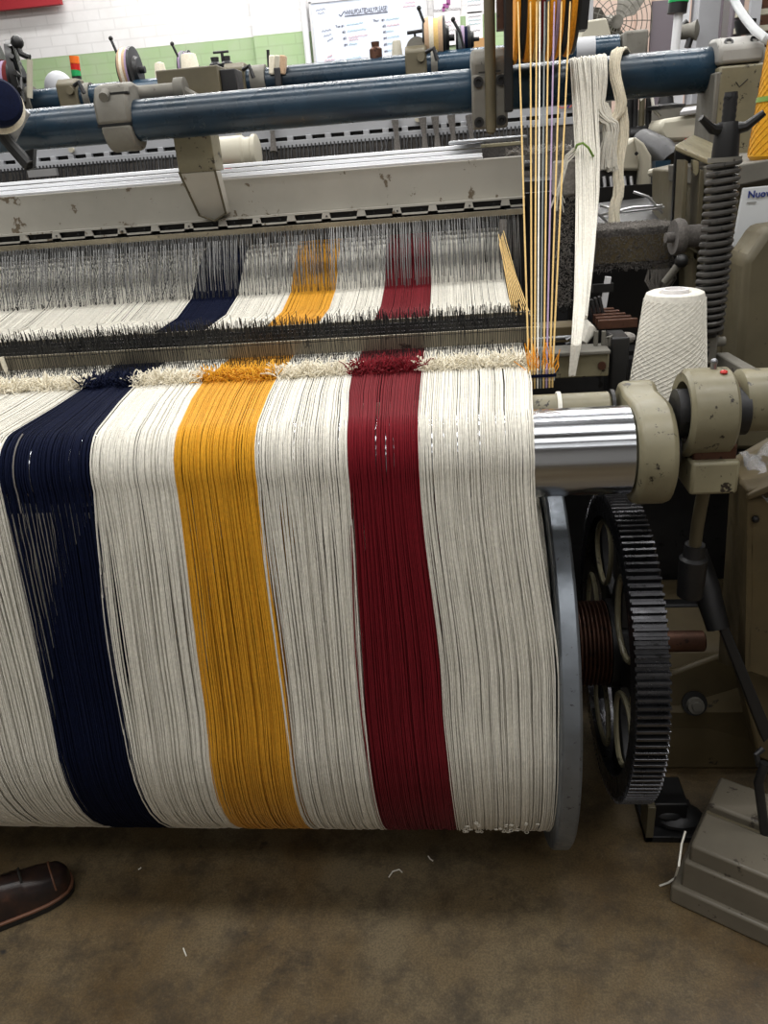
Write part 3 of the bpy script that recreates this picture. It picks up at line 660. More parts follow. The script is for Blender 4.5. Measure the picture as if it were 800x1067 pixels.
for i, (px, mt, lab) in enumerate(tops):
    p0 = A(px, 2, Y=2.242); p1 = rc0.lerp(rc1, (i+.5)/9) + V((0, 0, .010)); p1.y -= .004
    pm = A(px+.3*(563-px)*.1, 60, Y=2.20)
    pts = [p0, p0.lerp(p1, .3), p0.lerp(p1, .62), p1, p1+V((0, 0, -.035))]
    solo('selvedge_thread', lab, 'thread', MB().tube(pts, .0019, 6), mt, p1, 'threads running from the bobbins to the comb')
# loose bright ends above the comb
mb = MB()
for i in range(34):
    p = rc0.lerp(rc1, random.random()); q = p+V((random.gauss(0, .012), random.uniform(-.004, .03), random.uniform(.02, .075)))
    mb.tube([p, p.lerp(q, .5)+V((random.gauss(0, .004), 0, 0)), q], .0011, 4)
o = solo('loose_thread_ends', 'loose orange thread ends sticking up from the comb', 'thread ends', mb, 'orange_yarn', rc0); o['kind'] = 'stuff'
# yellow catch cord behind the right warp edge
mb = MB()
p0, p1 = A(522, 250, Y=2.35), A(543, 328, Y=1.95)
for i in range(9):
    f = i/8-.5; mb.tube([p0+V((f*.014, 0, random.uniform(-.01, .03))), p0.lerp(p1, .5)+V((f*.026, 0, 0)), p1+V((f*.042, 0, 0))], .0013, 5)
solo('catch_cord', 'small fan of golden threads at the right edge of the warp', 'threads', mb, 'straw_yarn', p1)

# ---------------- white yarn hanks over the rail
def hank(name, label, paths, rad, mt, ns=26, tie=None, spread=.02, flare=None):
    root = thing(name, label, 'yarn hank', paths[0][-1])
    for path, sp in paths and [(p, spread) for p in paths]:
        mb = MB(); P = [V(p) for p in path]
        for i in range(ns):
            a = random.uniform(0, 2*PI); rr = sp*math.sqrt(random.random()); tw = random.uniform(-.5, .5); pts = []
            for j, p in enumerate(P):
                f = j/(len(P)-1); b = a+tw*f*3+f*2.2; k = 1 if flare is None else flare[min(j, len(flare)-1)]
                pts.append(p+V((math.cos(b)*rr*k, math.sin(b)*rr*.6*k, random.gauss(0, .002))))
            # smooth
            sm = [pts[0]]
            for q in range(len(pts)-1):
                sm += [pts[q].lerp(pts[q+1], .33), pts[q].lerp(pts[q+1], .67)]
            sm.append(pts[-1]); mb.tube(sm, rad, 5)
        part('strands', mb, mt, root)
    return root
def pathpx(lst, over=None):
    return [A(px, py, Y=y) for px, py, y in lst]
hank('yarn_hank', 'long straight hank of white yarn hanging over the blue rail', [pathpx([(601, 90, 2.60), (601, 64, 2.56), (602, 60, 2.50), (603, 70, 2.44), (606, 120, 2.40), (608, 180, 2.28), (607, 240, 2.15), (605, 300, 1.82), (602, 345, 1.60), (596, 390, 1.588)]),
      pathpx([(616, 90, 2.60), (614, 62, 2.56), (614, 58, 2.50), (614, 70, 2.44), (614, 120, 2.40), (617, 180, 2.28), (614, 240, 2.15), (610, 290, 1.88), (606, 330, 1.70)])], .0019, 'white_yarn', 80, None, .022, [.9, 1, 1, 1, 1.05, .95, .8, .62, .48, .26])
hank('yarn_hank', 'thin twisted hank of white yarn knotted beside the long straight hank', [pathpx([(625, 80, 2.60), (624, 60, 2.56), (625, 57, 2.50), (627, 66, 2.44), (626, 95, 2.43), (621, 112, 2.42), (630, 125, 2.41), (640, 130, 2.41), (634, 150, 2.41), (631, 175, 2.41)]),
      pathpx([(628, 108, 2.43), (634, 120, 2.42), (633, 140, 2.42), (636, 160, 2.41), (638, 178, 2.41)])], .0019, 'white_yarn', 70, None, .017, [.8, .8, .9, .9, 1, 1.2, 1.1, 1, 1.3, 1.8])
hank('yarn_hank', 'twisted rope hank of cream yarn, rightmost on the blue rail', [pathpx([(652, 62, 2.56), (650, 52, 2.52), (645, 50, 2.47), (641, 58, 2.44), (640, 75, 2.43), (645, 95, 2.42), (648, 112, 2.42), (640, 124, 2.42), (632, 128, 2.42)]),
      pathpx([(648, 112, 2.43), (650, 135, 2.43), (646, 160, 2.42), (643, 180, 2.41), (646, 200, 2.40), (640, 215, 2.39), (640, 232, 2.38)])], .0019, 'cream_tuft', 70, None, .016, [.9, 1, 1, .9, .9, .9, 1, 1.2, 1.6])
solo('green_tie', 'green thread tied round the long white yarn hank', 'thread', MB().tube([A(598, 158, Y=2.32), A(601, 151, Y=2.285), A(607, 149, Y=2.275), A(613, 154, Y=2.275), A(618, 163, Y=2.30)], .0032, 6), 'green_thread', A(606, 160, Y=2.29))
mb = MB()
for i in range(9):
    p = A(600, 155+random.uniform(-3, 6), Y=2.30); mb.tube([p, p+V((-.02-.01*random.random(), -.01, -.02)), p+V((-.035-.012*random.random(), 0, -.09)), p+V((-.04+random.gauss(0, .01), 0, -.13-.05*random.random()))], .0016, 4)
solo('loose_fringe', 'wisps of white thread hanging left of the green tie', 'threads', mb, 'white_yarn', A(594, 190, Y=2.30))

# ---------------- cones of yarn
def yarn_cone(label, base, h, rb, rt, mt, lattice=True, core='paper', group=None, nw=26, tilt=None):
    t = thing('yarn_cone', label, 'yarn cone', base, group)
    b = V(base); prof = [(0, .25*rb), (0, rb*.90), (h*.03, rb), (h*.93, rt*1.02), (h*.985, rt*.95), (h, rt*.82), (h-.002, rt*.55), (h-.006, rt*.50), (h-.012, rt*.45), (h-.012, .2*rt)]
    part('body', MB().lathe(b, (0, 0, 1), prof, 56), mt, t)
    part('tube_core', MB().lathe(b, (0, 0, 1), [(0, rt*.30), (0, rt*.45), (h+.004, rt*.45), (h+.004, rt*.36), (0, rt*.30)], 32), core, t)
    if lattice:
        mb = MB()
        for i in range(nw):
            for s in ((1, -1) if i % 2 else (1,)):
                pts = []; 
                for j in range(31):
                    f = j/30; a = s*(5.0*f) + 2*PI*i/nw; r = (rb+(rt-rb)*f)*1.0+.0006; pts.append(b+V((r*math.cos(a), r*math.sin(a), h*(.04+.9*f))))
                mb.tube(pts, (.0009 if s > 0 else .0006)*(rb/.07), 4, cap=False)
        part('crossed_windings', mb, mt, t)
    return t
cb = A(695, 405, Y=1.56); yarn_cone('cream wound yarn cone standing behind the beige arm', (cb.x, 1.56, 1.01), .225, .077, .056, 'white_yarn', True, 'paper', None, 30)
b = A(818, 166, Y=1.95); yc = yarn_cone('yellow wound yarn cone on a blue ring at the right edge', (b.x, 1.95, b.z), .36, .078, .056, 'yellow_yarn', True, 'paper', None, 24)
part('base_ring', MB().lathe((b.x, 1.95, b.z-.014), (0, 0, 1), [(0, .02), (0, .074), (.014, .074), (.014, .02)], 40), 'plastic_blue', yc)
part('green_band', MB().lathe((b.x, 1.95, b.z+.118), (0, 0, 1), [(0, .0715), (0, .0735), (.010, .073), (.010, .071)], 40), 'green_thread', yc)

# ---------------- tension spring with wing nut
sx, sy = .505, 1.62
t = thing('tension_spring', 'tall black coil spring on a threaded rod with wing nut', 'spring', (sx, sy, 1.07))
part('threaded_rod', MB().lathe((sx, sy, 1.08), (0, 0, 1), [(0, .001), (0, .012)]+[(.02+i*.005, .0115 if i % 2 else .0128) for i in range(94)]+[(.49, .011), (.49, .001)], 18), 'dark_steel', t)
hp = []; turns = 23; z0, z1 = 1.135, 1.455
for i in range(turns*16+1):
    a = 2*PI*i/16; hp.append((sx+.0265*math.cos(a), sy+.0265*math.sin(a), z0+(z1-z0)*i/(turns*16)))
part('coil', MB().tube(hp, .0052, 8), 'dusty_black', t)
part('inner_sleeve', MB().cyl((sx, sy, 1.13), (sx, sy, 1.46), .019, 20), 'black', t)
part('washer', MB().lathe((sx, sy, 1.455), (0, 0, 1), [(0, .013), (0, .030), (.008, .030), (.008, .013)], 32), 'dusty_grey', t)
part('nut_body', MB().lathe((sx, sy, 1.462), (0, 0, 1), [(0, .012), (0, .024), (.045, .022), (.06, .017), (.06, .012)], 24), 'black', t)
for s in (-1, 1): part('wing', MB().tube([(sx, sy, 1.508), (sx+s*.03, sy-.01, 1.512), (sx+s*.055, sy-.02, 1.532)], [.013, .009, .006], 10), 'black', t)
part('clevis', MB().bb(sx-.020, sx+.020, sy-.012, sy+.012, 1.075, 1.135), 'dusty_grey', t, .004)
part('clevis_pin', MB().cyl((sx-.032, sy, 1.118), (sx+.036, sy, 1.118), .010, 14), 'dusty_grey', t)
for s in (-1, 1): part('fork_lug', MB().box((sx+s*.042, sy-.06, 1.075), (.026, .14, .036), Matrix.Rotation(s*.08, 3, 'Z')), 'dusty_grey', t, .003)

# ================================================================== RIGHT SIDE MACHINE FRAME
t = thing('ribbed_casting', 'beige ribbed cast bracket left of the coil spring', 'machine casting', (.56, 2.1, 1.14))
YP = 2.05
def pp(px, py, y=YP): return A(px, py, Y=y)
top = [pp(705, 150), pp(744, 166), pp(762, 172), pp(745, 135, 2.25), pp(722, 133, 2.25)]
part('top_plate', MB().prism([pp(703, 151), pp(765, 178), pp(768, 160, 2.3), pp(722, 140, 2.3)], (0, 0, -.012)), 'beige', t, .003)
part('back_plate', MB().prism([pp(704, 155, 2.28), pp(765, 170, 2.28), pp(765, 330, 2.28), pp(694, 330, 2.28)], (0, .015, 0)), 'black', t)  # black colour stands for the shade in the recesses between the ribs
for q in ((713, 166, 717, 168, 713, 262, 708, 262), (729, 176, 735, 179, 729, 262, 724, 260), (748, 184, 756, 187, 750, 330, 744, 330), (722, 262, 727, 264, 724, 320, 720, 320)):
    part('rib', MB().prism([pp(q[0], q[1]), pp(q[2], q[3]), pp(q[4], q[5]), pp(q[6], q[7])], (0, .07, 0)), 'khaki', t, .002)
part('lower_plate', MB().prism([pp(706, 250), pp(746, 278), pp(744, 285), pp(704, 257)], (0, .20, 0)), 'beige', t, .002)
part('lug', MB().prism([pp(722, 166), pp(728, 168), pp(728, 180), pp(725, 184), pp(722, 180)], (0, .02, 0)), 'beige', t, .002)
c0 = pp(706, 247, 2.02); part('round_boss', MB().lathe(c0, (1, .1, 0), [(-.01, .02), (-.012, .040), (.0, .044), (.012, .040), (.012, .026), (.07, .026), (.07, .01)], 32).lathe(c0, (1, .1, 0), [(-.03, .005), (-.03, .012), (0, .012), (0, .005)], 16), 'lint_dark', t)
kb = A(710, 272, Y=1.95); part('knob', MB().ball(kb, .016, 16), 'black', t)
part('knob_stem', MB().cyl(kb, kb+V((-.03, .02, -.05)), .009, 12), 'dusty_grey', t)

t = thing('machine_cabinet', 'khaki machine housing behind the coil spring with a white sign', 'machine housing', (.75, 2.1, 0))
part('body', MB().prism([pp(757, 180, 1.90), pp(840, 162, 1.90), pp(880, 420, 1.90), pp(748, 420, 1.90)], (0, .7, 0)), 'khaki', t, .006)
part('ledge', MB().prism([pp(757, 174, 1.88), pp(850, 158, 1.88), pp(850, 176, 1.88), pp(757, 196, 1.88)], (0, .5, 0)), 'dusty_grey', t, .003)
sg = part('sign_plate', MB().prism([pp(774, 196, 1.878), pp(860, 188, 1.878), pp(858, 246, 1.878), pp(763, 258, 1.878)], (0, .008, 0)), 'sign', t, .002, label='white maker sign with blue lettering')
part('lettering', text_mb('Nuovo', .021, pp(778.5, 206.5, 1.876), V((1, 0, .02)), wz), 'blue_ink', sg)
part('small_print', MB().box(pp(783, 211, 1.876), (.020, .001, .0018)), 'dusty_grey', sg)
bo = pp(785, 248.5, 1.885); part('hex_bolt', MB().lathe(bo, (0, -1, 0), [(0, .001), (0, .017), (.006, .017), (.006, .009), (.014, .008), (.014, .001)], 20), 'black', t)

t = thing('beige_guard', 'beige rounded sheet guard at the right edge below the sign', 'machine guard', (.72, 1.75, .9))
part('shell', MB().prism([pp(776, 272, 1.72), pp(781, 266, 1.72), pp(800, 238, 1.72), pp(900, 225, 1.72), pp(900, 470, 1.72), pp(762, 470, 1.72)], (0, .12, 0)), 'khaki', t, .022)
part('flange_strip', MB().prism([pp(766, 268, 1.80), pp(776, 268, 1.80), pp(764, 400, 1.80), pp(758, 400, 1.80)], (0, .05, 0)), 'beige_dark', t)

# lower right: loom end frame
t = thing('loom_end_frame', 'dark end frame of the loom with added backdrop behind the gear', 'loom frame', (.62, 2.0, 0))
part('inner_backdrop', MB().bb(.10, .80, 1.98, 2.02, 0, 1.0), 'dark_steel', t)  # dark sheet standing in for the shade inside the loom
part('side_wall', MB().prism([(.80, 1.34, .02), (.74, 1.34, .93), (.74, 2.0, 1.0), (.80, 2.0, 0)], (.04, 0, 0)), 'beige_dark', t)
part('sill', MB().bb(.40, .80, 1.86, 1.98, .18, .34), 'dark_steel', t, .01)
part('dark_backdrop', MB().bb(-1.7, .55, 2.15, 2.22, 0, .98), 'black', t)  # added black backdrop, keeps the view under the loom dark

t = thing('floor_gearbox', 'dark tan gearbox casting on the floor behind the gear', 'gearbox', (.62, 1.75, 0))
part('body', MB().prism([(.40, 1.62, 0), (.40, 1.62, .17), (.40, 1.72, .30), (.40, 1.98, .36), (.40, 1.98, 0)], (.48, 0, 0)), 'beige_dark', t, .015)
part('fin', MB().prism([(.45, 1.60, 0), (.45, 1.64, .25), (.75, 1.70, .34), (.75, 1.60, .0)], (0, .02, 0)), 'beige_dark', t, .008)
p = A(724, 735, Y=1.62); part('oil_plug', MB().lathe(p+V((0, .0, 0)), (0, -.9, .4), [(0, .001), (0, .022), (.012, .020), (.012, .012), (.02, .011), (.02, .001)], 20), 'dusty_grey', t)
part('plug_ring', MB().lathe(p+V((0, .01, 0)), (0, -.9, .4), [(0, .02), (0, .031), (.008, .031), (.008, .02)], 24), 'black', t)

t = thing('side_panel', 'beige upright side panel below the plastic film at right', 'machine panel', (.62, 1.30, .1))
YQ = 1.32
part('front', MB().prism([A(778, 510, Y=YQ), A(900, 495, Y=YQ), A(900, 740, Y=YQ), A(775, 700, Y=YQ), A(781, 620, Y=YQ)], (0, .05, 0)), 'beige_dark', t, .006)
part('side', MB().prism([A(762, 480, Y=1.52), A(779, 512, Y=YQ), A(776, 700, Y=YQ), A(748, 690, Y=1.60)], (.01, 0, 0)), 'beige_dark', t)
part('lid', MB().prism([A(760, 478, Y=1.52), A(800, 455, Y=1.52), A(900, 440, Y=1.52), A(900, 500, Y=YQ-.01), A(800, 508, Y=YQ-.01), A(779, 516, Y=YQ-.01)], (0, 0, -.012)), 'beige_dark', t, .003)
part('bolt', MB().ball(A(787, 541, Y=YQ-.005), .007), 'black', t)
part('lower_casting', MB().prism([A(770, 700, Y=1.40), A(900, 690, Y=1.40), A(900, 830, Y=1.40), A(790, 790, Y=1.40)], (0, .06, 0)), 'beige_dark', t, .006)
# crumpled clear film
mb = MB(); nx, ny = 14, 10; vs = []
c00, c10, c01 = A(768, 482, Y=1.50), A(860, 455, Y=1.50), A(792, 528, Y=1.31)
for j in range(ny+1):
    for i in range(nx+1):
        q = c00+(c10-c00)*(i/nx)+(c01-c00)*(j/ny); vs.append(q+V((0, 0, .012+.018*math.sin(i*1.7+j*.9)*math.sin(j*1.3+i*.4)+random.uniform(0, .010))))
mb.add(vs, [(j*(nx+1)+i, j*(nx+1)+i+1, (j+1)*(nx+1)+i+1, (j+1)*(nx+1)+i) for j in range(ny) for i in range(nx)])
o = solo('plastic_film', 'crumpled clear plastic film lying on the side panel', 'plastic film', mb, 'film', c00, None, 0, smooth=60)
sd = o.modifiers.new('thick', 'SOLIDIFY'); sd.thickness = .0008
t = thing('brake_lever', 'dark greasy lever slanting down past the shaft end', 'lever', A(800, 790, Y=1.30))
part('upper_link', MB().tube([A(724, 575, Y=1.42), A(735, 610, Y=1.38), A(748, 655, Y=1.34)], [.024, .027, .022], 14), 'dark_steel', t)
part('arm', MB().prism([A(748, 652, Y=1.33), A(757, 648, Y=1.33), A(806, 765, Y=1.27), A(796, 775, Y=1.27)], (0, .03, 0)), 'black', t, .003)
part('chain', MB().tube([A(795, 780, Y=1.26), A(788, 786, Y=1.255), A(790, 797, Y=1.25), A(798, 800, Y=1.25)], .006, 8), 'dark_steel', t)

# pedal block on the floor
P0 = V((.447, 1.209, 0)); ex = V((.127, -.077, 0)).normalized(); ey = V((ex.y*-1, ex.x, 0))
RZ = Matrix((ex, ey, V((0, 0, 1)))).transposed()
t = thing('pedal_block', 'worn beige pedal block with slot and rod on the floor at right', 'pedal block', P0+ex*.2)
def pb(x, y, z): return P0+ex*x+ey*y+V((0, 0, z))
def pbox(x0, x1, y0, y1, z0, z1): return MB().prism([pb(x0, y0, z0), pb(x1, y0, z0), pb(x1, y1, z0), pb(x0, y1, z0)], (0, 0, z1-z0))
part('base', pbox(-.025, .42, -.022, .23, 0, .05), 'pedal', t, .006)
part('skirt', pbox(-.008, .40, -.010, .225, .045, .12), 'pedal', t, .005)
part('front_plate', pbox(0, .40, 0, .108, .115, .162), 'pedal', t, .006)
part('back_plate', pbox(.0, .12, .128, .228, .115, .166), 'pedal', t, .007)
part('back_plate', pbox(.142, .40, .128, .228, .115, .166), 'pedal', t, .007)
part('groove', pbox(0, .40, .104, .13, .10, .146), 'khaki', t)
part('bolt_hole', MB().lathe(pb(.145, .075, .160), (0, 0, 1), [(0, .001), (0, .011), (.0032, .011), (.0032, .001)], 24), 'black', t)
part('pedal_rod', MB().tube([pb(.125, .117, .13), A(790, 815, Y=1.24), A(797, 795, Y=1.245)], .0095, 12), 'dark_steel', t)
th = [A(714, 866, Y=1.22), A(710, 880, Y=1.20), A(707, 902, Y=1.16), A(703, 915, Z=.02), A(696, 920, Z=.006), A(687, 923, Z=.004)]
solo('thread_scrap', 'white thread hanging down the left side of the pedal block', 'thread', MB().tube(th, .0022, 6), 'white_yarn', th[-1])
t = thing('floor_bracket', 'small dark angle bracket on the floor under the gear', 'bracket', A(676, 882, Z=0))
q = A(672, 878, Z=0); part('upright', MB().bb(q.x, q.x+.018, q.y, q.y+.06, 0, .11), 'khaki', t, .002)
part('plate', MB().bb(q.x, q.x+.13, q.y+.0, q.y+.12, 0, .018), 'dark_steel', t, .002)
part('box', MB().bb(q.x+.02, q.x+.10, q.y+.03, q.y+.12, .018, .09), 'black', t, .004)
t2 = solo('dark_lump', 'dark greasy rag behind the angle bracket on the floor', 'lump', MB().ball(A(706, 850, Z=.03), .055, 12, (1.1, .8, .38)).ball(A(696, 846, Z=.05), .034, 10, (1.2, .7, .55)).ball(A(713, 858, Z=.02), .03, 10, (1.1, .9, .5)), 'dark_steel', A(706, 850, Z=0))  # stand-in lump for unidentified dark shapes on the floor

# ================================================================== MIDDLE: selvedge side machinery
t = thing('lint_box', 'square bar thickly furred with grey lint right of the hanks', 'machine bar', A(660, 275, Y=2.15))
a, b_ = A(617, 240, Y=2.15), A(700, 275, Y=2.15)
part('bar', MB().bb(a.x, b_.x, 2.15, 2.30, b_.z, a.z), 'lint_dark', t, .015)
part('bar_face', MB().bb(a.x+.012, b_.x-.012, 2.1485, 2.152, b_.z+.012, a.z-.02), 'beige_dark', t)
for nm, n_, m_ in (('lint_top', 3600, 'lint'), ('lint_fringe', 2200, 'lint_dark')):
    mb = MB()
    for i in range(n_):
        x = random.uniform(a.x-.003, b_.x+.003); tp_ = nm == 'lint_top'
        p = V((x, random.uniform(2.146, 2.30), a.z-.002)) if tp_ else V((x, 2.15, random.uniform(b_.z-.006, a.z)))
        d = V((random.gauss(0, .5), random.gauss(-.2, .5), random.gauss(.7 if tp_ else -.2, .4))).normalized()*random.uniform(.004, .011); mb.tube([p, p+d*.6, p+d+V((random.gauss(0, .002), 0, -.002))], .0007, 3)
    o = part(nm, mb, m_, t); o['kind'] = 'stuff'
mb = MB(); c_ = A(688, 300, Y=2.16)
for i in range(110):
    p = c_+V((random.gauss(0, .016), random.gauss(0, .01), .05)); mb.tube([p, p+V((random.gauss(0, .006), 0, -.03)), c_+V((random.gauss(0, .010), 0, -.04+random.gauss(0, .012)))], .0014, 3)
o = solo('lint_clump', 'pale clump of lint drooping below the furred bar', 'lint', mb, 'lint', c_); o['kind'] = 'stuff'

t = thing('selvedge_post', 'dark upright machine post between the threads and the long hank', 'machine post', A(588, 300, Y=2.3))
a = A(581, 240, Y=2.32); b_ = A(595, 240, Y=2.32)
part('post', MB().bb(a.x, b_.x, 2.32, 2.38, .95, 1.47), 'dark_steel', t, .004)
part('post_head', MB().bb(a.x-.01, b_.x+.01, 2.31, 2.39, 1.38, 1.47), 'lint', t, .006)
mb = MB()
for i in range(1400):
    p = V((random.uniform(a.x-.004, b_.x+.004), 2.318, random.uniform(1.08, 1.40))); mb.tube([p, p+V((random.gauss(0, .004), random.uniform(-.007, 0), random.gauss(0, .004)))], .0007, 3)
o = part('lint_fur', mb, 'lint', t); o['kind'] = 'stuff'
t = thing('harness_end_frame', 'dark end frame of the heddle harness at the right warp edge', 'machine frame', (.25, 2.72, 1.0))
x0 = A(530, 240, Y=2.62).x
part('stile', MB().bb(x0-.005, x0+.05, 2.62, 2.80, .95, 1.335), 'dark_steel', t, .003)
part('grey_tape', MB().bb(x0-.03, x0-.008, 2.60, 2.61, 1.16, 1.31), 'lint', t)
part('dark_panel', MB().bb(x0+.05, .75, 2.86, 2.9, .3, 1.37), 'black', t)

t = thing('stop_motion_mount', 'khaki steel end mount of the drop wire rack', 'machine mount', A(610, 390, Y=1.62))
a, b_ = A(575, 373, Y=1.62), A(634, 392, Y=1.62)
part('channel', MB().bb(a.x, b_.x, 1.62, 1.66, b_.z, a.z+.006), 'beige', t, .003)
part('channel_lip', MB().bb(a.x-.02, b_.x, 1.61, 1.68, a.z+.004, a.z+.012), 'dusty_grey', t, .002)
part('screw', MB().lathe(A(627, 381, Y=1.618), (0, -1, 0), [(0, .001), (0, .009), (.004, .008), (.004, .001)], 16), 'rust', t)
a = A(560, 352, Y=1.75); b_ = A(594, 350, Y=1.75)
part('rail_end', MB().bb(a.x, b_.x+.01, 1.73, 1.80, a.z-.01, a.z+.025), 'beige_dark', t, .002)
for py in (354, 364): part('guide_rod', MB().cyl(A(555, py, Y=1.70), A(600, py-3, Y=1.70), .0045, 10), 'steel', t)
part('guide_hook', MB().tube([A(590, 354, Y=1.69), A(595, 351, Y=1.69), A(594, 357, Y=1.69), A(589, 358, Y=1.69)], .003, 8), 'steel', t)
part('upright', MB().bb(A(634, 390, Y=1.66).x, A(652, 390, Y=1.66).x, 1.64, 1.72, 1.0, A(640, 350, Y=1.66).z), 'dark_steel', t, .004)
for px in (620, 628): part('pin', MB().cyl(A(px, 372, Y=1.66), A(px+1, 345, Y=1.66), .005, 10), 'dusty_grey', t)
part('pin', MB().tube([A(632, 362, Y=1.66), A(631, 352, Y=1.66), A(636, 350, Y=1.66), A(635, 360, Y=1.66)], .005, 10), 'dusty_grey', t)
for i in range(5):
    part('contact_blade', MB().box(A(612+i*4, 333-i*1.5, Y=1.90), (.006, .02, .085), Matrix.Rotation(-.25, 3, 'Y')), 'dark_steel', t)
    part('rail_stub', MB().bb(A(622, 340, Y=1.82).x, A(662-i*3, 340, Y=1.82).x, 1.80+i*.035, 1.815+i*.035, 1.118-i*.0, 1.138), 'rust', t, .001)
part('white_clip', MB().box(A(630, 310, Y=2.0), (.014, .01, .10), Matrix.Rotation(.12, 3, 'Y')), 'white_metal', t)
part('clip_bar', MB().box(A(628, 300, Y=2.0), (.05, .012, .02)), 'black', t)
part('tail_hank', MB().tube([A(605, 330, Y=1.78), A(612, 345, Y=1.75), A(607, 358, Y=1.72)], [.006, .02, .008], 10), 'white_yarn', t)
part('lint_heap', MB().ball(A(652, 352, Y=1.75), .018, 12, (1.2, 1, .7)), 'lint', t)

# ---------------- white machine covers behind the rail
t = thing('reed_cover', 'cream arched machine cover behind the yarn hanks', 'machine cover', A(660, 240, Y=2.9))
YV = 2.9
part('hood', MB().prism([A(628, 178, Y=YV), A(634, 165, Y=YV), A(650, 150, Y=YV), A(662, 142, Y=YV), A(670, 155, Y=YV), A(667, 178, Y=YV)], (0, .25, 0)), 'cover', t, .01)
part('side_cheek', MB().prism([A(661, 142, Y=YV-.02), A(671, 149, Y=YV-.02), A(679, 163, Y=YV-.02), A(678, 202, Y=YV-.02), A(664, 206, Y=YV-.02), A(667, 170, Y=YV-.02)], (0, .27, 0)), 'cover', t, .008)
part('dark_mouth', MB().prism([A(620, 178, Y=YV+.02), A(668, 174, Y=YV+.02), A(664, 235, Y=YV+.02), A(615, 238, Y=YV+.02)], (0, .02, 0)), 'black', t)
for i in range(6): part('comb_tooth', MB().tube([A(622+i*7, 184, Y=YV), A(625+i*7, 214, Y=YV-.03)], .006, 6), 'alu', t)
part('comb_bar', MB().tube([A(618, 199, Y=YV-.03), A(664, 202, Y=YV-.03)], .008, 8), 'alu', t)
part('vent_hole', MB().cyl(A(663, 160, Y=YV-.021), A(663, 160, Y=YV-.03), .006, 10), 'black', t)
t = thing('cream_motor_cover', 'cream box cover behind the right end of the blue rail', 'machine cover', A(710, 150, Y=3.3))
part('shell', MB().prism([A(685, 135, Y=3.3), A(690, 124, Y=3.3), A(745, 116, Y=3.3), A(745, 146, Y=3.3), A(692, 148, Y=3.3)], (0, .3, 0)), 'cover', t, .015)
part('top_plate', MB().prism([A(708, 120, Y=3.28), A(736, 116, Y=3.28), A(736, 112, Y=3.4), A(712, 115, Y=3.4)], (0, 0, .01)), 'alu', t)
for px, mt in ((718, 'lamp_red'), (727, 'lamp_green')): part('button', MB().box(A(px, 146.5, Y=3.28), (.03, .015, .016)), mt, t)
t = thing('dark_cylinder', 'dusty dark pipe elbow between the two cream covers', 'pipe', A(680, 160, Y=3.15))
part('pipe', MB().tube([A(670, 148, Y=3.2), A(690, 158, Y=3.05), A(700, 170, Y=3.0)], .045, 16), 'dark_steel', t)
part('white_link', MB().tube([A(678, 180, Y=2.7), A(700, 176, Y=2.6)], .012, 10), 'cover', t)
t = thing('tool_tray', 'dark tray of loose wires behind the lint-furred bar', 'machine tray', A(660, 235, Y=2.5))
part('tray', MB().prism([A(618, 212, Y=2.75), A(690, 204, Y=2.75), A(696, 240, Y=2.4), A(612, 246, Y=2.4)], (0, 0, -.02)), 'black', t)
for q in (((620, 225), (660, 216), (690, 214)), ((625, 214), (650, 221), (692, 216)), ((617, 206), (622, 222), (634, 232)), ((660, 200), (675, 205), (690, 222))):
    part('wire', MB().tube([A(px, py, Y=2.42) for px, py in q], .004, 6), 'alu', t)
part('blue_block', MB().box(A(688, 182, Y=3.0), (.05, .05, .09)), 'blue', t)

# dark machinery behind, right of the crossbeam
t = thing('rear_gear_frame', 'grey cluttered machine frame below the rail right of the hanks', 'machine frame', A(680, 150, Y=3.6))
part('plate', MB().prism([A(530, 130, Y=3.9), A(760, 104, Y=3.9), A(760, 330, Y=3.9), A(530, 330, Y=3.9)], (0, .03, 0)), 'dusty_grey', t)
part('low_bar', MB().tube([A(655, 141, Y=3.5), A(685, 137, Y=3.5)], .03, 12), 'dark_steel', t)
for px in (656, 662, 669, 676): part('strut', MB().tube([A(px, 96, Y=3.5), A(px-1, 140, Y=3.5)], .012, 8), 'khaki' if px % 2 else 'dark_steel', t)
part('hose', MB().tube([A(664, 95, Y=3.45), A(668, 104, Y=3.45), A(674, 98, Y=3.45), A(679, 100, Y=3.45), A(681, 115, Y=3.45), A(688, 122, Y=3.45)], .006, 8), 'white_yarn', t)
t = thing('feeder_dish', 'dark shallow dish on the floor of the frame by the stack light pole', 'dish', A(693, 112, Y=3.45))
part('dish', MB().lathe(A(693, 114, Y=3.45), (0, 0, 1), [(0, .03), (0, .07), (.012, .075), (.02, .03), (.045, .025), (.045, .01)], 28), 'dark_steel', t)

# ================================================================== SECOND LOOM BEHIND
t = thing('rear_blue_rail', 'second blue tube rail farther back on the next loom', 'rail', (-.5, 4.2, 1.85))
zr = 1.90
part('tube', MB().lathe((-3.3, 4.2, zr), (1, 0, 0), [(0, .01), (0, .058), (4.08, .058), (4.08, .01)], 40), 'blue', t)
part('end_cap', MB().bb(.79, .90, 4.12, 4.28, zr-.05, zr+.06), 'dusty_grey', t, .012)
part('pale_sleeve', MB().lathe((A(601, 50, Y=4.14).x, 4.2, zr), (1, 0, 0), [(0, .05), (0, .0595), (.085, .0595), (.085, .05)], 36), 'channel', t)
for px in (226, 238, 392):
    b = A(px, 78 if px < 300 else 63, Y=4.2); part('cap_knob', MB().lathe((b.x, b.y, zr+.05), (0, 0, 1), [(0, .01), (0, .03), (.04, .03), (.05, .018), (.07, .02), (.07, .01)], 16), 'dark_steel' if px < 300 else 'rust', t)
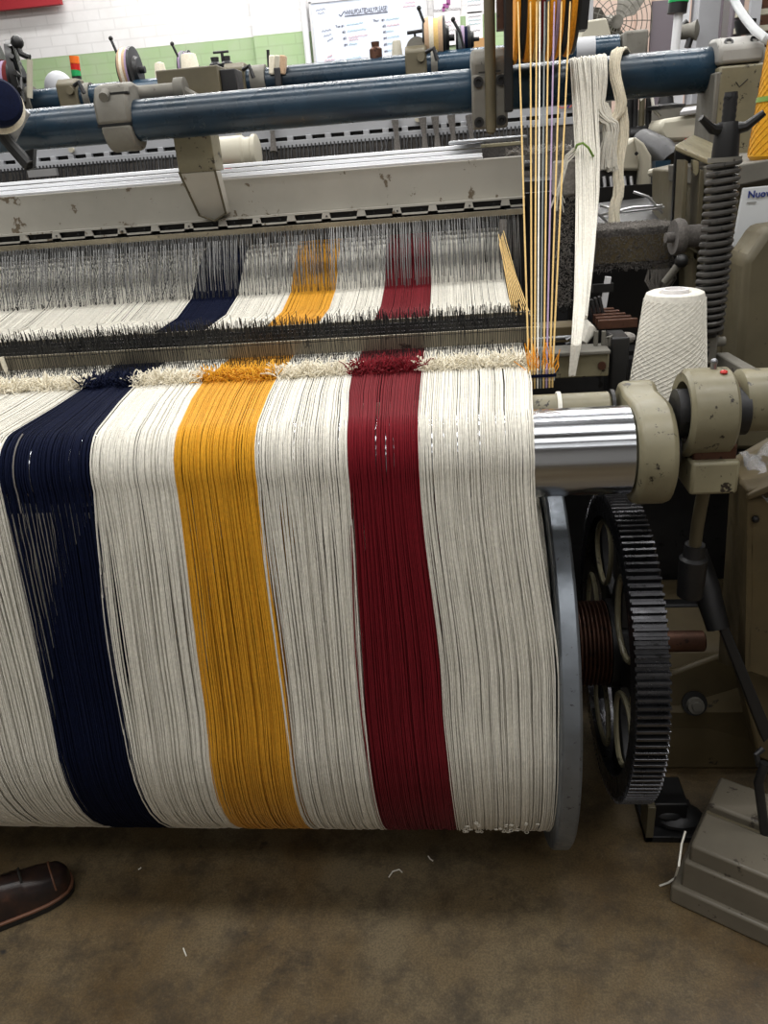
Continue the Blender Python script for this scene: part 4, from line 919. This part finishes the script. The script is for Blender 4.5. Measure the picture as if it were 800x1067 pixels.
def rclamp(px, label, mt='khaki'):
    x = A(px, 80, Y=4.13).x
    t = thing('rear_rail_clamp', label, 'clamp', (x, 4.2, zr-.07), 'clamps on the rear blue rail')
    part('body', MB().prism([(x-.05, 4.13, zr-.065), (x-.05, 4.125, zr+.06), (x-.05, 4.16, zr+.085), (x-.05, 4.24, zr+.085), (x-.05, 4.27, zr+.05), (x-.05, 4.27, zr-.065)], (.10, 0, 0)), mt, t, .008)
    part('screw', MB().lathe((x+.025, 4.128, zr+.03), (0, -1, 0), [(0, .001), (0, .02), (.02, .018), (.02, .001)], 16), mt, t)
    part('handle', MB().tube([(x+.05, 4.12, zr+.05), (x+.085, 4.10, zr+.06), (x+.10, 4.10, zr+.01)], .01, 8), 'dark_steel', t)
    part('strap', MB().lathe((x+.07, 4.2, zr), (1, 0, 0), [(0, .05), (0, .066), (.03, .066), (.03, .05)], 28), 'dusty_grey', t)
rclamp(66, 'olive clamp on the rear rail near the left edge')
rclamp(244, 'olive clamp on the rear rail right of the post head')
rclamp(434, 'olive clamp on the rear rail below the wide pale spool', 'khaki')
for px, lab in ((20, 'grey strap collar on the rear rail at far left'), (268, 'tan cylinder collar on the rear rail beside the olive clamp')):
    x = A(px, 95, Y=4.13).x; solo('rail_collar', lab, 'collar', MB().lathe((x-.03, 4.2, zr), (1, 0, 0), [(0, .05), (0, .072), (.07, .072), (.07, .05)], 28, closed=True), 'dusty_grey', (x, 4.2, zr-.07))
t = thing('slotted_channel', 'pale grey slotted channel beam of the next loom', 'loom beam', (-.7, 3.72, 1.55))
zc = 1.63; X0c, X1c = -3.0, .62
part('web', MB().bb(X0c, X1c, 3.72, 3.74, zc+.004, zc+.13), 'channel', t)
sb = MB(); x = X0c; sb.bb(X0c, X1c, 3.712, 3.74, zc-.040, zc-.012)
pitch = .0845
while x < X1c: sb.bb(x, x+.026, 3.713, 3.74, zc-.014, zc+.006); x += pitch
part('slotted_strip', sb, 'channel', t, .002)
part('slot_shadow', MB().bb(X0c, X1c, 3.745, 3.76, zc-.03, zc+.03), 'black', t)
for px, py in ((75, 156), (249, 140), (435, 124)):
    part('eye_bolt', MB().lathe(A(px, py, Y=3.71), (0, -1, 0), [(0, .001), (0, .013), (.012, .012), (.012, .001)], 14), 'beige_light', t)
part('usa_letters', text_mb('US', .052, A(581, 113.5, Y=3.708), V((1, 0, .03)), wz), 'red_ink', t, label='red letters U and S')
part('usa_letter', text_mb('A', .06, A(590.5, 113, Y=3.707), V((1, 0, .03)), wz), 'blue_ink', t, label='blue letter A')
# hooks with lint below the channel
t = thing('hook_row', 'row of dark hooks clogged with lint under the slotted channel', 'hooks', (-.7, 3.68, 1.5))
part('back_plate', MB().bb(-3.0, .62, 3.72, 3.73, 1.40, 1.60), 'lint_dark', t)
hk = MB(); lt = MB(); x = -2.6
while x < .45:
    hk.tube([(x, 3.70, 1.60), (x+random.gauss(0, .004), 3.69, 1.56), (x, 3.68, 1.535+random.uniform(-.02, .01))], .004, 5); x += .017
x = -2.6
while x < -.35:
    c_ = V((x, 3.66, 1.522+random.gauss(0, .006)))
    for i in range(40):
        d = V((random.gauss(0, 1), random.gauss(0, 1), random.gauss(0, 1))).normalized()*random.uniform(.012, .026); lt.tube([c_+d*.2, c_+d], [.006, .0015], 4)
    x += .095
o = part('hook_wires', hk, 'dark_steel', t); o['kind'] = 'stuff'
o = part('lint_tufts', lt, 'lint_dark', t); o['kind'] = 'stuff'
part('silver_strip', MB().bb(A(30, 181, Y=3.64).x, A(60, 181, Y=3.64).x, 3.63, 3.65, 1.555, 1.585), 'alu', t)
part('lower_bar', MB().bb(-.95, .30, 3.60, 3.64, 1.525, 1.54), 'beige', t, .003)
for px in (284, 413, 442, 455, 472, 491):
    part('lint_stalactite', MB().tube([A(px-2, 120, Y=3.69), A(px, 140, Y=3.68), A(px+1, 158, Y=3.66)], [.018, .010, .016], 7), 'lint_dark', t)
t = thing('wire_floor', 'dark gap filled with machine bars between the two looms', 'machine bars', (-.7, 3.3, 1.3))
part('bed', MB().bb(-3, .5, 3.05, 3.72, 1.30, 1.40), 'dark_steel', t)
for y in (3.2, 3.35, 3.5): part('bar', MB().cyl((-3, y, 1.45), (.3, y, 1.45), .018, 10), 'dark_steel', t)
mx = A(246, 160, Y=3.2)
t = thing('drum_motor', 'white drum motor lying beside the khaki post', 'motor', mx+V((0, 0, -.05)))
part('drum', MB().lathe(mx+V((-.07, 0, 0)), (1, 0, 0), [(0, .01), (0, .055), (.01, .062), (.10, .062), (.11, .054), (.135, .054), (.14, .062), (.155, .062), (.16, .05), (.16, .01)], 36), 'cover', t)
part('base', MB().box(mx+V((0, -.03, -.062)), (.14, .14, .02)), 'dusty_grey', t, .003)
part('red_tag', MB().box(mx+V((-.02, -.075, -.045)), (.03, .01, .012)), 'lamp_red', t)
# oval hoop on the crossbeam
t = thing('thread_hoop', 'pale rimmed oval ring lying on the crossbeam under the rod', 'ring', A(510, 150, Y=2.85))
c_ = A(508, 150, Y=2.86); pts = [c_+V((.125*math.cos(2*PI*i/40), .06*math.sin(2*PI*i/40), .012)) for i in range(40)]
part('rim', MB().tube(pts, .006, 8, closed=True), 'steel', t)
part('inner_disc', MB().add([c_+V((0, 0, .010))]+[p+V((0, 0, -.002)) for p in pts], [(0, i+1, (i+1) % 40+1) for i in range(40)]), 'black', t)
c2 = A(560, 157, Y=2.82); mb = MB()
for i in range(420):
    p = c2+V((random.uniform(-.105, .11), random.uniform(-.03, .05), random.uniform(-.01, .006))); d = V((random.gauss(0, 1), random.gauss(0, .6), random.gauss(.5, .6))).normalized()*random.uniform(.008, .022); mb.tube([p, p+d], .0016, 3)
o = solo('lint_patch', 'whitish lint heaped on the right end of the crossbeam', 'lint', mb, 'lint', c2); o['kind'] = 'stuff'

t = thing('rear_loom_bed', 'dark machine bed hidden behind the rear blue rail', 'machine bed', (-1, 4.7, 0))
part('bed', MB().bb(-3.4, .75, 4.36, 5.1, 0, 1.90), 'dark_steel', t)
# ---------------- spools, cones and lights on the next loom
def spool(px, py, Y, r, w_, mts, label, arm=True):
    c_ = A(px, py, Y=Y); t = thing('thread_spool', label, 'spool', c_+V((0, 0, -r)), 'spools on the rear loom')
    x = c_.x-w_/2; n = len(mts)
    for i, m_ in enumerate(mts):
        part('yarn_ring', MB().lathe((x+w_*i/n, Y, c_.z), (1, 0, 0), [(0, .02), (0, r*(.93+.05*math.sin(i*2))), (w_/n, r*(.95+.05*math.sin(i*2+1))), (w_/n, .02)], 40), m_, t)
    part('flange', MB().lathe((x-.01, Y, c_.z), (1, 0, 0), [(0, .01), (0, r*.8), (.01, r*.8), (.01, .01)], 36), 'black', t)
    part('flange', MB().lathe((x+w_, Y, c_.z), (1, 0, 0), [(0, .01), (0, r*.98), (.012, r*.98), (.014, r*.6), (.03, r*.5), (.03, r*.15), (.055, r*.15), (.055, .01)], 36), 'black', t)
    if arm:
        part('feeler_arm', MB().tube([(x-.02, Y-.05, c_.z+r*1.25), (x+.01, Y-.06, c_.z+r*.4), (x+.03, Y-.05, c_.z-r*.9)], .007, 6), 'dark_steel', t)
        part('arm_knob', MB().ball((x-.02, Y-.05, c_.z+r*1.3), .011, 10), 'black', t)
        part('foot', MB().cyl((x+.02, Y, c_.z-r*.3), (x+.02, Y, zr+.03), .012, 8), 'dark_steel', t)
    return t
spool(135, 74, 4.25, .105, .05, ['tan_yarn', 'cream_tuft', 'tan_yarn', 'violet_yarn'], 'dusty pinkish spool above the dusty rail clamp')
spool(194, 72, 4.5, .085, .035, ['violet_yarn', 'grey_yarn', 'violet_yarn'], 'grey violet spool behind the small cream cone on the post head')
spool(452, 41, 4.25, .095, .085, ['tan_yarn', 'cream_tuft', 'straw_yarn', 'tan_yarn'], 'wide tan and cream spool in front of the whiteboard edge')
spool(482, 42, 4.25, .062, .045, ['grey_yarn', 'violet_yarn', 'navy_yarn'], 'small navy and grey spool before the paper notices')
sp = spool(8, 85, 4.2, .10, .10, ['orange_yarn', 'maroon_yarn', 'violet_yarn', 'maroon_yarn'], 'red and violet spool at the far left edge', False)
c_ = A(21, 80, Y=4.2)
t = thing('spool_wheel', 'black slatted spool wheel with a white upright rod at far left', 'spool wheel', c_+V((0, 0, -.15)))
part('rim', MB().lathe(c_+V((-.03, 0, 0)), (1, .35, 0), [(0, .135), (0, .16), (.03, .16), (.03, .135)], 40, closed=True), 'black', t)
part('plate', MB().lathe(c_+V((-.03, 0, 0)), (1, .35, 0), [(.005, .01), (.005, .138), (.02, .138), (.02, .01)], 36), 'rust', t)
for i in range(6): a = PI*i/6; part('spoke', MB().tube([c_+V((.012, -.03, 0))+Matrix.Rotation(.35, 3, 'Z') @ V((0, .14*math.cos(a), .14*math.sin(a))), c_+V((.012, -.03, 0))-Matrix.Rotation(.35, 3, 'Z') @ V((0, .14*math.cos(a), .14*math.sin(a)))], .012, 6), 'black', t)
part('white_rod', MB().tube([A(31, 62, Y=4.1), A(31, 102, Y=4.1)], .014, 10), 'cover', t)
part('lever', MB().tube([A(18, 47, Y=4.1), A(22, 56, Y=4.1), A(31, 60, Y=4.1)], .014, 8).ball(A(18, 44, Y=4.1), .03, 10), 'black', t)
solo('grey_disc', 'large dark grey disc behind the spool at far left', 'disc', MB().lathe(A(2, 82, Y=4.5), (1, .3, 0), [(-.02, .01), (-.02, .17), (0, .18), (.02, .17), (.02, .01)], 40), 'dark_steel', A(2, 110, Y=4.5))
c_ = A(-2, 108, Y=2.35)
t = thing('navy_spool', 'navy yarn spool with cream rim cut by the left edge', 'spool', c_+V((0, 0, -.12)))
part('yarn', MB().lathe(c_, (.62, -.75, .15), [(-.02, .01), (-.02, .060), (.02, .062), (.035, .052), (.04, .03), (.04, .01)], 36), 'navy_yarn', t)
part('rim', MB().lathe(c_, (.62, -.75, .15), [(-.035, .01), (-.035, .072), (-.02, .074), (-.015, .06), (-.015, .01)], 36), 'cream_tuft', t)
part('support_plate', MB().prism([A(4, 150, Y=2.42), A(24, 112, Y=2.42), A(30, 118, Y=2.42), A(10, 158, Y=2.42)], (0, .01, 0)), 'channel', t)
part('black_arm', MB().tube([A(-5, 130, Y=2.40), A(12, 152, Y=2.40), A(30, 172, Y=2.40)], [.02, .018, .02], 10).prism([A(24, 158, Y=2.41), A(35, 155, Y=2.41), A(34, 175, Y=2.41), A(27, 178, Y=2.41)], (0, .02, 0)), 'black', t)
def small_cone(px, py, Y, h, r, label, mt='cream_tuft', zb=None):
    b = A(px, py, Y=Y); yc = yarn_cone(label, b, h, r, r*.72, mt, False, 'paper', None)
    if zb: part('peg', MB().cyl((b.x, b.y, zb), b+V((0, 0, .01)), .01, 10), 'dark_steel', yc)
small_cone(200, 82, 4.42, .11, .052, 'small cream yarn cone on top of the khaki post head', 'cream_tuft', 1.90)
small_cone(169, 85, 4.5, .085, .034, 'small pale yarn cone left of the post head', 'cream_tuft', 1.90)
small_cone(414, 61, 4.3, .075, .028, 'tiny cream yarn cone standing before the whiteboard', 'cover')
t = thing('cloth_bundle', 'small tan and white bundle tied on the rear rail', 'bundle', A(290, 78, Y=4.15))
for px, mt in ((284, 'cream_tuft'), (290, 'cover'), (295, 'tan_yarn')): part('fold', MB().box(A(px, 68, Y=4.15), (.028, .05, .08), Matrix.Rotation(.15, 3, 'Y')), mt, t, .006)
part('tie', MB().box(A(290, 82, Y=4.13), (.03, .03, .09)), 'dark_steel', t, .004)
t = thing('tee_rod', 'thin dark tee-shaped rod standing before the green wall', 'rod', A(233, 80, Y=4.6))
part('upright', MB().cyl(A(235.5, 92, Y=4.6), A(231, 54, Y=4.6), .008, 8), 'dark_steel', t); part('crossbar', MB().cyl(A(222, 55, Y=4.6), A(238, 53.5, Y=4.6), .006, 8), 'dark_steel', t)
b = A(281, 88, Y=4.6); solo('thin_rod', 'short dark rod sticking up left of the tied bundle', 'rod', MB().cyl(b, A(279, 52, Y=4.6), .008, 8), 'dark_steel', b)
t = thing('tee_stand', 'dark tee-topped rod with grey disc left of the wide tan spool', 'handle', A(434, 58, Y=4.2))
part('bar', MB().cyl(A(424, 34.5, Y=4.2), A(440, 32, Y=4.2), .008, 8), 'dark_steel', t); part('rod', MB().cyl(A(432, 34, Y=4.2), A(433, 48, Y=4.2), .006, 8), 'dark_steel', t)
part('grey_disc', MB().lathe(A(434, 51, Y=4.18), (.2, -1, 0), [(0, .01), (0, .05), (.01, .05), (.01, .01)], 28), 'dusty_grey', t)
c_ = A(62, 92, Y=4.5); solo('dome_cap', 'pale grey dome behind the rear rail at left', 'dome', MB().ball(c_, .075, 20, (1, 1, 1.1)).cyl(c_+V((0, 0, -.2)), c_, .05, 16), 'channel', c_+V((0, 0, -.2)))
t = thing('stack_light', 'small red, orange and green signal light before the green wall', 'signal light', A(80, 90, Y=5.0))
seg = [(58.5, 67, 'lamp_orange'), (66, 74, 'lamp_red'), (73, 80, 'lamp_green'), (79, 84, 'black')]
for (a0, a1, m_), nm in zip(seg, ('orange_lens', 'red_lens', 'green_lens', 'base')):
    part(nm, MB().cyl(A(77+(a0-58)*.13, a0, Y=5.0), A(77+(a1-58)*.13, a1, Y=5.0), .027, 20), m_, t)
part('stem', MB().cyl(A(80.3, 84, Y=5.0), A(83, 122, Y=5.0), .007, 8), 'alu', t)
t = thing('stack_light', 'green signal light on a white pole right of the fan', 'signal light', A(697, 110, Y=3.6))
part('pole', MB().cyl(A(707, 13, Y=3.6), A(697, 112, Y=3.6), .017, 16), 'white_metal', t)
part('base', MB().cyl(A(706.5, 3, Y=3.6), A(705, 14, Y=3.6), .036, 20), 'black', t)
part('green_lens', MB().cyl(A(708.5, -14, Y=3.6), A(706.5, 3, Y=3.6), .038, 20), 'lamp_green', t)
# fan
fc = A(641, 24, Y=5.4)
t = thing('pedestal_fan', 'large grey wire-guarded fan at the back right', 'fan', (fc.x, fc.y, 0))
gd = MB(); rf = .22
fx = V((1, .15, .0)).normalized(); fz = V((0, 0, 1))
for r_ in (rf, rf*.85, rf*.7, rf*.55, rf*.4, rf*.25): gd.tube([fc+V((0, -.06*(1-(r_/rf)**2), 0))+(fx*math.cos(2*PI*i/36)+fz*math.sin(2*PI*i/36))*r_ for i in range(36)], .003, 4, closed=True)
for i in range(16):
    a = 2*PI*i/16; gd.tube([fc+V((0, -.06*(1-q*q), 0))+(fx*math.cos(a)+fz*math.sin(a))*rf*q for q in (.1, .4, .7, 1)], .003, 4)
part('guard', gd, 'dusty_grey', t)
bl = MB()
for i in range(3):
    a = 2*PI*i/3+.9; u = fx*math.cos(a)+fz*math.sin(a); v_ = -fx*math.sin(a)+fz*math.cos(a)
    bl.prism([fc+u*.03+V((0, .02, 0)), fc+u*.10-v_*.07+V((0, .01, 0)), fc+u*.19-v_*.07+V((0, .01, 0)), fc+u*.20+v_*.03+V((0, .05, 0)), fc+u*.15+v_*.08+V((0, .06, 0)), fc+u*.05+v_*.03+V((0, .04, 0))], (0, .004, 0))
part('blades', bl, 'dusty_grey', t)
part('hub', MB().lathe(fc+V((0, -.06, 0)), (0, 1, 0), [(0, .001), (0, .035), (.12, .04), (.25, .07), (.30, .06), (.30, .001)], 24), 'dusty_grey', t)
part('stand', MB().cyl((fc.x, fc.y+.15, 0), (fc.x, fc.y+.15, fc.z), .025, 12), 'dusty_grey', t)
part('base', MB().lathe((fc.x, fc.y+.15, 0), (0, 0, 1), [(0, .25), (.03, .24), (.05, .03), (.05, .001)], 28), 'dusty_grey', t)
# right background machinery
t = thing('rear_column', 'pale grey steel column behind the right end of the rail', 'column', (A(745, 30, Y=5).x, 5, 0))
a, b_ = A(727, 20, Y=5), A(750, 20, Y=5)
part('post', MB().bb(a.x, b_.x, 5, 5.15, 0, 3.2), 'channel', t, .004)
part('clear_panel', MB().bb(b_.x+.02, A(772, 20, Y=5).x, 5.02, 5.03, 1.2, 2.6), 'alu', t)
part('side_post', MB().bb(a.x-.08, a.x-.02, 5.1, 5.2, 0, 3.2), 'white_metal', t)
t = thing('shelf_frame', 'brown shelf frame with pale rails at the top right corner', 'shelf', (A(790, 30, Y=4.6).x, 4.6, 0))
a = A(776, 20, Y=4.6)
part('back', MB().bb(a.x+.1, a.x+.9, 4.75, 4.78, 0, 2.6), 'rust', t)
part('upright', MB().bb(a.x-.06, a.x-.01, 4.6, 4.66, 0, 2.7), 'slate', t)
for py in (13, 30): q = A(790, py, Y=4.58); part('rail', MB().bb(a.x-.05, a.x+.8, 4.56, 4.6, q.z-.012, q.z+.012), 'beige_light', t)
q = A(786, 20, Y=4.55); part('post_light', MB().bb(q.x-.03, q.x+.02, 4.53, 4.56, 1.8, 2.7), 'channel', t)
part('dark_pot', MB().lathe(A(775, 36, Y=4.5), (0, 0, 1), [(0, .02), (0, .035), (.05, .05), (.06, .05), (.06, .02)], 20), 'dark_steel', t)
t = thing('round_gauge', 'small dark round fitting on an arm left of the pale column', 'fitting', A(722, 40, Y=4.4))
part('head', MB().lathe(A(721, 32, Y=4.4), (1, -.5, 0), [(-.06, .01), (-.06, .03), (0, .035), (.02, .045), (.03, .02), (.03, .01)], 20), 'dusty_grey', t)
part('arm', MB().tube([A(717, 34, Y=4.4), A(710, 36, Y=4.4), A(713, 25, Y=4.42), A(716, 22, Y=4.42)], .012, 8), 'black', t)
part('stalk', MB().tube([A(722, 33, Y=4.4), A(724, 33, Y=5.1)], .012, 8), 'dark_steel', t)
part('drop', MB().tube([A(720, 37, Y=4.4), A(716, 50, Y=4.4)], .016, 8), 'dark_steel', t)
hp = [A(762, -6, Y=2.6), A(769, 8, Y=2.55), A(777, 20, Y=2.5), A(786, 31, Y=2.45), A(797, 40, Y=2.4), A(812, 48, Y=2.4)]
solo('clear_hose', 'clear plastic hose curving down to the yellow cone', 'hose', MB().tube(hp, .011, 12), 'tube_clear', hp[-1])
t = thing('grey_cabinet', 'grey green machine block between the fan and the rear rail', 'machine block', A(660, 45, Y=4.9))
part('block', MB().prism([A(607, 22, Y=4.9), A(632, 18, Y=4.9), A(640, 48, Y=4.9), A(605, 52, Y=4.9)], (0, .2, 0)), 'beige_light', t, .01)
part('panel', MB().bb(A(604, 10, Y=5.2).x, A(618, 10, Y=5.2).x, 5.2, 5.22, 1.2, 2.6), 'lamp_green' if 0 else 'channel', t)

# ================================================================== FLOOR: shoe and scraps
S0 = V((-1.028, 1.165, 0)); hd = V((.80, .60, 0)).normalized(); sd_ = V((-hd.y, hd.x, 0))      # ball of the foot and heading
tip = A(77, 905, Z=.01)
t = thing('leather_shoe', 'dark brown scuffed leather shoe toe at the left edge of the floor', 'shoe', (S0.x, S0.y, 0))
OL = [(-.19, .030), (-.17, .034), (-.12, .034), (-.06, .040), (0, .048), (.035, .050), (.06, .047), (.08, .040), (.093, .028), (.099, .012), (.100, .002)]   # half outline along the foot
ORG_S = S0
def sole_pts(k, z, inset=0): 
    pts = [S0+hd*u+sd_*(w_-inset)*1 for u, w_ in OL]+[S0+hd*u-sd_*(w_-inset) for u, w_ in reversed(OL)]
    return [p+V((0, 0, z)) for p in pts]
part('sole', MB().prism([p for p in sole_pts(0, .0)], (0, 0, .016)), 'sole', t, .003)
part('welt', MB().prism([p for p in sole_pts(0, .016, -.002)], (0, 0, .007)), 'welt', t, .002)
mb = MB(); rows = []; ns_ = 20
hts = [.075, .078, .082, .086, .072, .062, .054, .048, .040, .032, .02]
for (u, w_), h_ in zip(OL, hts):
    rows.append([S0+hd*(u if u < .09 else u-.004)+sd_*((w_-.004)*math.copysign(abs(math.cos(PI*i/ns_))**.75, math.cos(PI*i/ns_)))+V((0, 0, .022+h_*math.sin(PI*i/ns_)**.85)) for i in range(ns_+1)])
vs = [p for r_ in rows for p in r_]; n1 = ns_+1
fs = [(i*n1+k, i*n1+k+1, (i+1)*n1+k+1, (i+1)*n1+k) for i in range(len(rows)-1) for k in range(ns_)]
fs += [tuple(range(n1)), tuple((len(rows)-1)*n1+k for k in range(n1-1, -1, -1))]
part('upper', MB().add(vs, fs), 'leather', t, smooth=80)
tb = MB()                                                   # toe seam and laced quarters
part('toe_seam', MB().tube([rows[6][k]+V((0, 0, .001)) for k in range(2, ns_-1)], .0022, 6), 'welt', t)
part('quarter', MB().add([p+V((0, 0, .0025))+sd_*(.002 if k < 8 else -.002) for r_ in rows[1:5] for k, p in enumerate(r_[0:9])], [(i*9+k, i*9+k+1, (i+1)*9+k+1, (i+1)*9+k) for i in range(3) for k in range(8)]), 'leather', t, smooth=80)
part('quarter', MB().add([p+V((0, 0, .0025)) for r_ in rows[1:5] for p in r_[12:21]], [(i*9+k, i*9+k+1, (i+1)*9+k+1, (i+1)*9+k) for i in range(3) for k in range(8)]), 'leather', t, smooth=80)
for q in range(4):
    r_ = rows[1+q]; part('lace', MB().tube([r_[7]+V((0, 0, .005)), r_[10]+V((0, 0, .008)), r_[13]+V((0, 0, .005))], .003, 6), 'lace', t)
lg = MB(); part('sock', lg.lathe(S0-hd*.135+V((0, 0, .09)), (0, 0, 1), [(0, .001), (0, .036), (.06, .034), (.10, .036), (.10, .001)], 24), 'lace', t)
for pts, lab in (([(405, 914), (409, 908), (416, 906), (419, 909)], 'curled pale thread scrap on the floor below the red band'), ([(446, 892), (448, 895), (451, 897)], 'short white thread bit right of the curled scrap'), ([(191, 988), (192, 991), (194, 996)], 'tiny pale thread bit on the floor near the left'), ([(144, 906), (146, 905), (147, 904)], 'white speck of yarn right of the shoe')):
    P = [A(a, b, Z=.003) for a, b in pts]; solo('thread_scrap', lab, 'thread scrap', MB().tube(P, .0016, 5), 'white_yarn', P[0])
